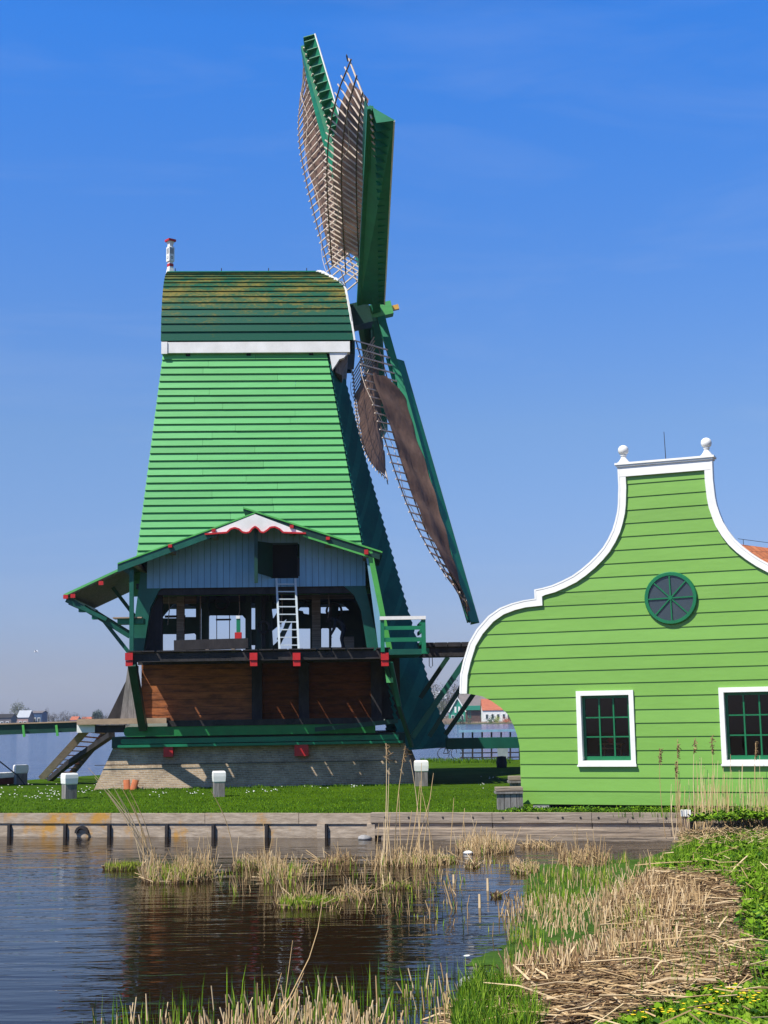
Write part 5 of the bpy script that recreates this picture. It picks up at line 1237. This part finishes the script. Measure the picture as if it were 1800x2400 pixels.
W2_ = poly_world([(1180, 2310), (1400, 2262), (1540, 2225), (1700, 2200), (1770, 2240), (1790, 2330), (1640, 2370), (1430, 2430), (1250, 2440), (1180, 2420), (1150, 2360)], .1)
W3_ = poly_world([(1400, 2180), (1600, 2180), (1700, 2200), (1650, 2250), (1500, 2240)], .1)
scatter(W1_, 4600, rr, lambda x, y: straw(x, y)); scatter(W2_, 5400, rr, lambda x, y: straw(x, y)); scatter(W3_, 900, rr, lambda x, y: straw(x, y))
scatter([(p[0], p[1]) for p in bpoly if False] or poly_world([(1050, 2330), (1800, 2150), (1800, 2400), (1000, 2400)], .1), 900, rr, lambda x, y: straw(x, y, lift=.03))
for i in range(90):
    P_ = W1_ if i % 2 else W2_
    scatter(P_, 1, rr, lambda x, y: straw(x, y, .6, 1.3, .010, .017, .18, (S1, S3, S3)))
def f_(x, y): z_ = gz(x, y); H = rr.uniform(.12, .4); stick(mb, Vector((x, y, z_-.02)), Vector((x+rr.gauss(0, .08), y+rr.gauss(0, .08), z_+H)), .008, rr.choice((S1, S2, S3, S4)), .007)
scatter(poly_world([(1380, 2130), (1480, 2070), (1650, 2120), (1650, 2180), (1400, 2180)], .05), 600, rr, f_); scatter(poly_world([(1380, 2230), (1580, 2210), (1600, 2260), (1400, 2290)], .05), 350, rr, f_)
scatter(poly_world([(1180, 2290), (1400, 2250), (1400, 2300), (1200, 2340)], .05), 260, rr, f_)
tag(compact(mb, 'reed_wrack'), 'matted heap of broken dry reeds washed up on the near bank', 'dry reeds', kind='stuff')
for i, (x0, y0, x1, y1, lb) in enumerate(((1422, 2163, 1548, 2120, 'thick pale reed stem lying on the straw, above the pond edge'), (1320, 2275, 1354, 2208, 'thick pale reed stem leaning up out of the duckweed'), (1446, 2307, 1575, 2330, 'pale reed stem lying across the straw at bottom right'), (1676, 2200, 1704, 2148, 'short pale reed stem leaning upright on the right of the straw'), (1710, 2068, 1752, 2006, 'reed stem leaning upright against the green weeds'), (1575, 2332, 1740, 2332, 'level pale reed stem at bottom right beside the buttercups'), (1620, 1955, 1655, 2018, 'pale reed stem leaning before the white-capped post'))):
    mb = MB(); A = atZ(x0, y0, .12); B = atZ(x1, y1, .14) if abs(y1-y0) < 50 else atY(x1, y1, A.y+.3); A.z = max(A.z, gz(A.x, A.y)+.06); B.z = max(B.z, gz(B.x, B.y)+.08)
    curvy(mb, [A-A, (B-A)*.5+Vector((0, 0, .015)), B-A], .018, .014, S3); o = compact(mb, 'fallen_reed'); o.location = A; tag(o, lb, 'reed', 'thick loose reeds on the bank')
# leafy weeds on the bank
mb = MB(); rr = random.Random(9)
def weed(x, y, H, n_=9, sz=.06, cols=(G1, G2, G2, G4, G3)):
    z_ = gz(x, y) if y < 33 else ZG
    for k in range(n_):
        p = Vector((x+rr.gauss(0, .06), y+rr.gauss(0, .06), z_+rr.random()*H)); a = rr.uniform(0, 6.28); d = Vector((math.cos(a), math.sin(a), rr.uniform(-.3, .7)))*sz*rr.choice((.45, .7, 1, 1.4, 2.0)); s = Vector((-d.y, d.x, rr.uniform(-.02, .02)))*.38
        mb.mi = rr.choice(cols); mb.face([p, p+d*.5+s, p+d, p+d*.5-s])
def straw_w(x, y):
    a = rr.uniform(0, 3.14); l = rr.uniform(.1, .5); d = Vector((math.cos(a), math.sin(a), rr.gauss(0, .25)))*l; p = Vector((x, y, gz(x, y)+rr.uniform(.1, .3))); stick(mb, p-d*.5, p+d*.5, .007, rr.choice((S1, S3, S2)))
wz = [([(1590, 1985), (1640, 1960), (1700, 1945), (1860, 1935), (1860, 2150), (1760, 2140), (1735, 2095), (1680, 2060), (1560, 2042), (1545, 2020)], 3600, .15), ([(1690, 2225), (1860, 2170), (1860, 2330), (1740, 2300), (1690, 2260)], 1300, .07), ([(1420, 2420), (1500, 2375), (1620, 2350), (1860, 2330), (1860, 2480), (1420, 2480)], 1300, .05), ([(1740, 2120), (1860, 2100), (1860, 2190), (1740, 2180)], 300, .14)]
for pz, n_, H in wz: scatter(poly_world(pz, .2), n_, rr, lambda x, y: weed(x, y, H*(.45+1.2*max(noise.noise(Vector((x*.9, y*.9, 0))), 0)+.3)))
def f_(x, y): blade_(mb, Vector((x, y, gz(x, y)-.01)), rr.uniform(.12, .38), .014, .5, rr.choice((G1, G2, G4, G3)), rr)
scatter(poly_world(wz[0][0], .2), 1600, rr, f_); scatter(poly_world([(1540, 2050), (1600, 1975), (1640, 1990), (1590, 2050)], .05), 900, rr, f_)
scatter(poly_world([(1060, 2420), (1080, 2320), (1130, 2290), (1200, 2340), (1290, 2420), (1200, 2480), (1080, 2480)], .1), 3000, rr, f_)
scatter(poly_world([(1420, 2420), (1500, 2375), (1620, 2350), (1860, 2330), (1860, 2480)], .2), 2500, rr, lambda x, y: blade_(mb, Vector((x, y, gz(x, y)-.01)), rr.uniform(.05, .16), .01, .5, rr.choice((G1, G2, G3)), rr))
scatter(poly_world(wz[0][0], .2), 110, rr, lambda x, y: straw_w(x, y)); scatter(poly_world(wz[2][0], .2), 40, rr, lambda x, y: straw_w(x, y)); scatter(poly_world(wz[0][0], .2), 2600, rr, lambda x, y: blade_(mb, Vector((x, y, gz(x, y)+.05)), rr.uniform(.12, .30), .02, .8, rr.choice((G2, G3, G1, G2)), rr))
scatter(poly_world([(1440, 2250), (1620, 2160), (1800, 2180), (1800, 2350), (1500, 2380)], .1), 500, rr, f_)
tag(compact(mb, 'bank_weeds'), 'lush green weeds and grass on the near bank', 'weeds', kind='stuff')
# weeds at the foot of the house, between wall and quay
mb = MB()
for i in range(900):
    px = rr.uniform(1180, 1800); p = QW @ Vector((qx(px), rr.uniform(.18, 1.2), 0)); 
    big = noise.noise(Vector((p.x*1.5, 0, 9)))
    for k in range(6):
        c = Vector((p.x+rr.gauss(0, .06), p.y+rr.gauss(0, .06), ZG+rr.random()*(.10+.14*max(big, 0)))); a = rr.uniform(0, 6.28); d = Vector((math.cos(a), math.sin(a), rr.uniform(-.2, .8)))*.06; s = Vector((-d.y, d.x, 0))*.4; mb.mi = rr.choice((G1, G2, G4)); mb.face([c, c+d*.5+s, c+d, c+d*.5-s])
for i in range(350):
    px = rr.uniform(1660, 1800) if i % 2 else rr.uniform(1440, 1700); p = QW @ Vector((qx(px), rr.uniform(-.4, .6), 0)); blade_(mb, Vector((p.x, p.y, ZG-.05)), rr.uniform(.1, .35), .018, .5, rr.choice((G1, G2, G4)), rr)
tag(compact(mb, 'wall_foot_weeds'), 'green weeds growing along the foot of the green house', 'weeds', kind='stuff')
# lawn grass tufts, denser at edges and at the brick base
mb = MB()
def tuft(x, y, H, n_=3):
    for k in range(n_): blade_(mb, Vector((x+rr.gauss(0, .03), y+rr.gauss(0, .03), ZG-.01)), H*rr.uniform(.6, 1.2), .022, .6, rr.choice((G1, G2, G1, G4)), rr)
for i in range(9000):
    x = rr.uniform(-14, 6); y = qy(x)+.2+rr.random()**1.3*13; tuft(x, y, .055, 2)
for i in range(1500):
    x = rr.uniform(-12.5, 6.5); tuft(x, qy(x)+rr.uniform(.12, .3), .08)
for i in range(1500):
    lx = rr.uniform(-6.3, 6.5); p = MW @ Vector((lx, rr.uniform(-.75, -.42), 0)); tuft(p.x, p.y, .05+.16*max(noise.noise(Vector((lx*1.7, 0, 0))), 0)*rr.random()+.03)
for i in range(700):
    p = atZ(rr.uniform(985, 1200), 1783+rr.uniform(-2, 6), ZG); tuft(p.x, p.y, .2)
tag(compact(mb, 'lawn_grass'), 'short green grass blades on the lawn', 'grass', kind='stuff')
mb = MB(); 
def daisy(px, py):
    p = atZ(px, py, ZG)+Vector((0, 0, .07)); r_ = rr.uniform(.02, .035); mb.idx([p+Vector((r_*math.cos(a*1.047), r_*math.sin(a*1.047), .01*math.sin(a*2))) for a in range(6)]+[p+Vector((0, 0, .02))], [(a, (a+1) % 6, 6) for a in range(6)])
for cx, cy, n_, sx, sy in ((20, 1868, 14, 18, 4), (60, 1850, 14, 30, 6), (118, 1866, 22, 16, 6), (80, 1872, 8, 30, 3), (200, 1860, 10, 18, 3), (235, 1848, 12, 18, 4), (130, 1832, 6, 10, 3), (385, 1860, 5, 20, 3), (460, 1861, 8, 12, 2), (590, 1861, 7, 14, 2), (630, 1857, 10, 10, 2), (830, 1848, 8, 8, 2), (1155, 1825, 5, 16, 2), (350, 1866, 4, 20, 3), (240, 1835, 8, 10, 2), (700, 1850, 6, 60, 5), (1080, 1850, 8, 70, 12)):
    for k in range(n_): daisy(rr.gauss(cx, sx), rr.gauss(cy, sy))
tag(mb.build('daisies', 'wflower'), 'white daisies dotted over the lawn', 'daisies', kind='stuff')
mb = MB()
for cx, cy, n_, sx, sy in ((1700, 2345, 16, 30, 10), (1760, 2370, 14, 25, 10), (1620, 2385, 10, 50, 6), (1500, 2388, 8, 18, 5), (1785, 2108, 5, 8, 4), (1660, 2370, 8, 40, 10), (1560, 2385, 6, 30, 6)):
    for k in range(n_):
        p = atZ(rr.gauss(cx, sx), rr.gauss(cy, sy), .3); p.z = gz(p.x, p.y)+.13; r_ = rr.uniform(.014, .024)
        mb.idx([p+Vector((r_*math.cos(a*1.2566), r_*math.sin(a*1.2566), .012)) for a in range(5)]+[p], [(a, (a+1) % 5, 5) for a in range(5)]); 
tag(mb.build('buttercups', 'yflower'), 'small yellow buttercups in the grass at bottom right', 'buttercups', kind='stuff')
# tall dry reeds at the right, before the house
mb = MB(); org = atZ(1700, 1960, 0); org.z = 0; rr = random.Random(12)
def reed(px, yb, ty, lean, hd, r_=.008):
    a = atZ(px, yb, .1); b = atY(px+lean, ty, a.y); pts = []
    for k in range(7): f = k/6; p = a.lerp(b, f); p.x += .05*math.sin(f*3.1)*(1 if lean > 0 else -1); pts.append(p-org)
    curvy(mb, pts, r_*1.35, .005, rr.choice((S1, S3, S1, S2)))
    if hd:
        for k in range(34): p = pts[-1].lerp(pts[-2], rr.random()); stick(mb, p, p+Vector((rr.gauss(.03, .03), rr.gauss(0, .03), rr.gauss(-.02, .05))), .011, rr.choice((S4, S2, S4)))
for px, ty, ln in ((1590, 1738, -12), (1586, 1785, -12), (1622, 1732, -4), (1680, 1727, -22), (1764, 1738, -2), (1550, 1752, -14)): reed(px+10, 1962, ty, ln, True)
for i in range(380):
    px = rr.uniform(1640, 1830) if i % 4 else rr.uniform(1575, 1660); d = abs(rr.gauss(0, 1)); reed(px, rr.uniform(1935, 1968), 1940-rr.uniform(20, 165)*(.5+.6*rr.random()), rr.gauss(0, 10), False, .006)
o = compact(mb, 'tall_reeds'); o.location = org; tag(o, 'tall pale dry reeds with seed heads in front of the right window of the green house', 'reeds', kind='stuff')
mb = MB()
for i in range(900):
    px = rr.uniform(1590, 1800); p = atZ(px, rr.uniform(1925, 1975), .3); a = rr.uniform(0, 3.14); l = rr.uniform(.1, .45); z_ = .1+rr.random()*.35; d = Vector((math.cos(a), math.sin(a)*.5, rr.gauss(0, .35)))*l
    c = Vector((p.x, min(p.y, 32.8), z_)); stick(mb, c-d*.5, c+d*.5, .006, rr.choice((S1, S2, S4, S3)))
tag(compact(mb, 'reed_litter'), 'broken reed litter piled at the foot of the tall reeds', 'dry reeds', kind='stuff')

# ================================================================== FAR SHORE
def gable_house(px0, px1, py_eave, py_top, py_base, Y, D, walls, roofm, label, front_gable=True, windows=3, rz=0, cat='house', wm='white'):
    a = atY(px0, py_base, Y); b = atY(px1, py_base, Y); ze_ = atY(px0, py_eave, Y).z; zt__ = atY(px0, py_top, Y).z; W = b.x-a.x
    o = thing('far_house', label, cat, (a.x, Y, .2), rz, None); ze_ -= .2; zt__ -= .2
    mb = MB(); mb.box((0, 0, 0), (W, D, ze_))
    if front_gable: mb.prism([(0, 0, ze_), (W, 0, ze_), (W/2, 0, zt__)], (0, D, 0))
    else: mb.prism([(0, 0, ze_), (0, D, ze_), (0, D/2, zt__)], (W, 0, 0))
    mb.build('wall', walls, o)
    mb = MB(); e = .25
    if front_gable:
        for s in (0, 1):
            x = W*s; mb.prism([(x+(e if s else -e), -.3, ze_-e*.8), (W/2, -.3, zt__+.1), (W/2, D+.3, zt__+.1), (x+(e if s else -e), D+.3, ze_-e*.8)], (0, 0, .22))
    else:
        for s in (0, 1):
            y = D*s; mb.prism([(-.3, y+(e if s else -e), ze_-.1), (W+.3, y+(e if s else -e), ze_-.1), (W+.3, D/2, zt__+.15), (-.3, D/2, zt__+.15)], (0, 0, .2))
    mb.build('roof', roofm, o)
    if front_gable:
        mb = MB(); mb.beam((-e, -.4, ze_-.2), (W/2, -.4, zt__+.2), .1, .4, up=(0, 0, 1)); mb.beam((W+e, -.4, ze_-.2), (W/2, -.4, zt__+.2), .1, .4); mb.build('verge_trim', 'white', o)
    for k in range(windows):
        x = W*(k+.7)/(windows+.4); mb = MB(); mb.box((x-.55, -.08, ze_*.32), (x+.55, .02, ze_*.72)); f_ = mb.build('window', wm, o)
        mb = MB(); mb.box((x-.38, -.14, ze_*.36), (x+.38, -.081, ze_*.68)); mb.build('pane', 'darkglass', f_)
    return o
g1 = gable_house(1054, 1091, 1668, 1636, 1692, 530, 9, 'fargreen', 'slate', 'far green house with white-edged pointed gable across the lake, right of the mill')
for k in (0, 1):
    W = (atY(1091, 1690, 530)-atY(1054, 1690, 530)).x; mb = MB(); x = W*(.38+.24*k); mb.box((x-.35, -.1, 4.0), (x+.35, .0, 6.2)); mb.build('attic_window', 'white', g1)
g2 = gable_house(1080, 1300, 1657, 1624, 1686, 545, 14, 'redbrick', 'slate', 'long far house with grey roof, green dormer band and dark brick wall', False, 7, wm='fargreen')
mb = MB(); W = (atY(1150, 1690, 545)-atY(1090, 1690, 545)).x; mb.box((1.5, -1, 4.9), (W+3, 2.0, 6.6)); mb.build('dormer_band', 'fargreen', g2)
g3 = gable_house(1132, 1190, 1665, 1640, 1684, 522, 9, 'white', 'rooftile_far', 'small far house with red tiled roof and white window wall at the lake shore', False, 4)
g4 = gable_house(1012, 1046, 1638, 1622, 1660, 640, 10, 'solar', 'solar', 'pale far building with white flat roof among bare trees', False, 3)
h1 = gable_house(40, 66, 1682, 1667, 1694, 560, 9, 'farpink', 'solar', 'far house with pale sloping roof and pinkish end wall on the left shore', False, 2)
h2 = gable_house(74, 98, 1671, 1668, 1694, 570, 9, 'farblue', 'slate', 'far box-shaped blue building on the left shore beside the pale-roofed house', False, 2)
h3 = gable_house(-30, 26, 1683, 1676, 1694, 540, 8, 'slate', 'tar', 'low dark far shed at the left edge behind the footbridge', False, 4)
h4 = gable_house(165, 180, 1688, 1681, 1694, 640, 8, 'white', 'rooftile_far', 'tiny white far house with red roof beyond the stair top', False, 1)
h5 = gable_house(190, 225, 1690, 1682, 1696, 660, 8, 'redbrick', 'rooftile_far', 'tiny red-roofed far house nearest the mill on the left shore', False, 2)
# tiled house behind the green house
rh = thing('tiled_house', 'orange tiled roof of a house half hidden behind the right side of the green house', 'house', atY(1745, 1500, 58))
def T_(px, py, dy=0): return atY(px, py, 58+dy)-rh.location
ra = T_(1730, 1275, 0); rb = T_(2150, 1330, 0)
mb = MB(); e = Vector((0, -4.0, -3.6)); mb.prism([ra, rb, rb+e, ra+e], (0, 0, -.2)); e2 = Vector((0, 4, -3.6)); mb.prism([ra, rb, rb+e2, ra+e2], (0, 0, -.2)); mb.build('roof', 'tiles', rh)
mb = MB(); mb.prism([Vector((ra.x+.3, -3.6, -12)), Vector((ra.x+.3, 3.6, -12)), ra+e2*.85+Vector((.3, 0, -.2)), ra+Vector((.3, 0, -.25)), ra+e*.85+Vector((.3, 0, -.2))], (rb.x-ra.x-.6, 0, 0)); mb.build('wall', 'redbrick', rh)
mb = MB(); pts = [ra.lerp(rb, f)+Vector((0, 0, .22)) for f in (0, .1, .3, .6, 1)]
mb.tube(pts, .011, 5)
for f in (.03, .3): mb.beam(ra.lerp(rb, f), ra.lerp(rb, f)+Vector((0, 0, .22)), .02)
mb.build('lightning_wire', 'iron', rh)
# trees: bare crowns of fine twigs round a tapered trunk with limbs
def tree_mesh(H, Wd, seed, kind, loose=1.0):
    rr = random.Random(seed); tr = MB(); tr.tube([(0, 0, 0), (rr.uniform(-.1, .1)*H*.1, 0, H*.3), (rr.uniform(-.3, .3), 0, H*.7)], H*.022, 6, H*.008)
    cr = MB()
    tips = []
    for k in range(16):
        z0 = H*rr.uniform(.18, .6); a = rr.uniform(0, 6.28); el = rr.uniform(.3, 1.1); ln = Wd*rr.uniform(.3, .52)
        e = Vector((math.cos(a)*math.cos(el)*ln, math.sin(a)*math.cos(el)*ln, z0+math.sin(el)*ln*H/Wd*.8)); e.z = min(e.z, H*.97)
        tr.tube([(0, 0, z0), (e.x*.5, e.y*.5, z0+(e.z-z0)*.6), e], H*.008, 4, H*.002); tips.append(e)
    for k in range(int(900*loose)):
        c = rr.choice(tips) if rr.random() < .6 else None
        if c is not None: p = c + Vector([rr.gauss(0, Wd*.085) for _ in range(3)])
        else:
            a = rr.uniform(0, 6.28); q_ = rr.uniform(-1, 1); r_ = rr.random()**.4; s = math.sqrt(1-q_*q_)
            p = Vector((math.cos(a)*s*Wd/2*r_, math.sin(a)*s*Wd/2*r_, H*.60+q_*H*.38*r_))
        if p.z < H*.12: continue
        d = Vector((rr.gauss(0, 1), rr.gauss(0, 1), rr.gauss(.5, 1))).normalized()*rr.uniform(.04, .1)*H; sdv = Vector((rr.gauss(0, 1), rr.gauss(0, 1), rr.gauss(0, 1))).normalized()*H*(.012 if kind != 'leaf' else .03)
        cr.face([p, p+d*.5+sdv, p+d, p+d*.5-sdv])
    return tr, cr
protos = {}
for kd, mt, ls in (('bare', 'twig', .9), ('bud', 'bud', 1.4), ('leaf', 'leafdark', 1.6)):
    for sd in (0, 1):
        protos[(kd, sd)] = tree_mesh(10, 8, sd+len(kd)*7, kd, ls)
pobj = {}
def far_tree(px, py_top, py_base, wpx, Y, kd, label):
    p = atY(px, py_base, Y); H = (py_base-py_top)*Y/F; W = wpx*Y/F
    k = (kd, R_.randint(0, 1)); o = thing('far_tree', label, 'tree', (p.x, Y, .3), R_.uniform(0, 6.28), 'trees along the far shore'); o.scale = (W/8, W/8, H/10)
    if k not in pobj:
        tr, cr = protos[k]; a = tr.build('trunk', 'trunk', o); b = cr.build('crown', {'bare': 'twig', 'bud': 'bud', 'leaf': 'leafdark'}[kd], o); pobj[k] = (a, b)
    else:
        for s in pobj[k]: c = s.copy(); COL.objects.link(c); c.parent = o
names = {'bare': 'bare grey-brown tree', 'bud': 'pale green budding tree', 'leaf': 'dark evergreen tree'}
ft = [(-20, 1640, 1697, 40, 620, 'bare', 'at the left edge above the dark shed'), (6, 1658, 1697, 26, 640, 'bare', 'low, left of the round budding tree'), (42, 1636, 1697, 42, 640, 'bud', 'large and round, rising behind the pale-roofed house'), (65, 1648, 1697, 14, 650, 'leaf', 'narrow, between the pale-roofed house and the blue building'),
      (84, 1656, 1697, 26, 650, 'bud', 'right behind the blue building'), (109, 1647, 1697, 14, 655, 'bare', 'tall and thin, just right of the blue building'), (126, 1660, 1697, 30, 650, 'bare', 'spreading, second to the right of the blue building'), (150, 1656, 1697, 32, 660, 'bare', 'broad, midway between blue building and stair top'), (172, 1660, 1697, 28, 655, 'bare', 'behind the tiny white house'),
      (196, 1668, 1697, 28, 650, 'bare', 'low, above the white beam end'), (229, 1656, 1697, 28, 660, 'leaf', 'dark and rounded, just left of the mill corner'), (252, 1664, 1697, 26, 650, 'bare', 'half hidden behind the slanting mill boards'),
      (985, 1612, 1692, 60, 560, 'bare', 'mostly hidden behind the storm wall of the mill'), (1012, 1592, 1692, 52, 600, 'bare', 'tallest left of the gap under the tail gallery'), (1040, 1600, 1692, 50, 600, 'bare', 'seen between the tail braces'), (1066, 1588, 1692, 52, 610, 'bare', 'behind the pointed green far house'), (1094, 1600, 1690, 50, 620, 'bare', 'behind the long grey roof'), (1030, 1640, 1694, 34, 540, 'bud', 'short and greenish at the shore beside the mill wall'), (1010, 1650, 1694, 30, 535, 'bud', 'short and greenish touching the mill wall')]
for a in ft: far_tree(*a[:6], names[a[5]]+' '+a[6])
# second, lower row that closes the shoreline
mb = MB(); rr = random.Random(3)
for px0, px1, Y, hh in ((-60, 300, 690, 5.0), (960, 1260, 620, 6)):
    a = atY(px0, 1690, Y).x; b = atY(px1, 1690, Y).x
    for k in range(2600):
        x = rr.uniform(a, b); z_ = abs(rr.gauss(0, .5))*hh*(.6+.5*noise.noise(Vector((x*.05, 0, 3)))); p = Vector((x, Y+rr.uniform(-6, 6), .3+z_)); d = Vector((rr.gauss(0, .5), rr.gauss(0, .5), 1))*rr.uniform(.5, 1.2); s = Vector((rr.uniform(.1, .35), 0, 0))
        mb.face([p-s, p+s, p+d])
tag(mb.build('shore_scrub', 'twig'), 'low grey-brown scrub lining the far shore', 'scrub', kind='stuff')
mb = MB()
for k in range(1500):
    px = rr.uniform(1032, 1068) if k % 3 else rr.uniform(1068, 1260); p = atY(px, 1694, 515+rr.uniform(0, 5)); p.z = .3; s = Vector((.08, 0, 0)); mb.face([p-s, p+s, p+Vector((rr.gauss(0, .2), 0, rr.uniform(1, 2.2) if k % 3 else .7))])
tag(mb.build('far_reeds', 'tan'), 'tan reeds at the far shore beside the green pointed house', 'reeds', kind='stuff')
for i, (px, w_, hh, mt, lb) in enumerate(((1082, 16, 2.2, 'leafdark', 'dark garden bush below the long far house'), (1100, 14, 2.0, 'bud', 'pale garden bush below the long far house'), (1152, 26, 3.0, 'g4', 'green garden bush in front of the white window wall'), (1165, 12, 2.6, 'y1', 'yellow flowering bush beside the white window wall'), (1185, 16, 2.2, 'terracotta', 'orange bush at the lake edge by the curved gable'))):
    mb = MB(); p = atY(px, 1690, 517)
    for k in range(350):
        v_ = Vector((rr.gauss(0, w_*.04), rr.gauss(0, .8), abs(rr.gauss(0, hh*.4)))); d = Vector((rr.gauss(0, 1), rr.gauss(0, 1), rr.gauss(0, 1))).normalized()*.3; e = Vector((rr.gauss(0, 1), 0, rr.gauss(0, 1))).normalized()*.3; mb.face([v_, v_+d, v_+e])
    o = mb.build('garden_bush', mt); o.location = (p.x, 517, .3); tag(o, lb, 'bush', 'garden bushes on the far shore')
# air
HZ = True
if HZ:
    mb = MB(); mb.box((-1500, -30, -2.6), (1500, 3200, 60)); hz = mb.build('haze', M['white']); hm = bpy.data.materials.new('haze_air'); hm.use_nodes = True; t = hm.node_tree
    t.nodes.remove(t.nodes['Principled BSDF']); v_ = N(t, 'ShaderNodeVolumePrincipled'); v_.inputs['Density'].default_value = .00016; v_.inputs['Color'].default_value = (.72, .84, 1, 1); v_.inputs['Anisotropy'].default_value = .2
    t.links.new(v_.outputs[0], t.nodes['Material Output'].inputs['Volume']); hz.data.materials.clear(); hz.data.materials.append(hm); tag(hz, 'thin bluish haze over the lake and far shore', 'haze', kind='stuff')
    for o in COL.objects:
        pass
sc.cycles.volume_bounces = 0
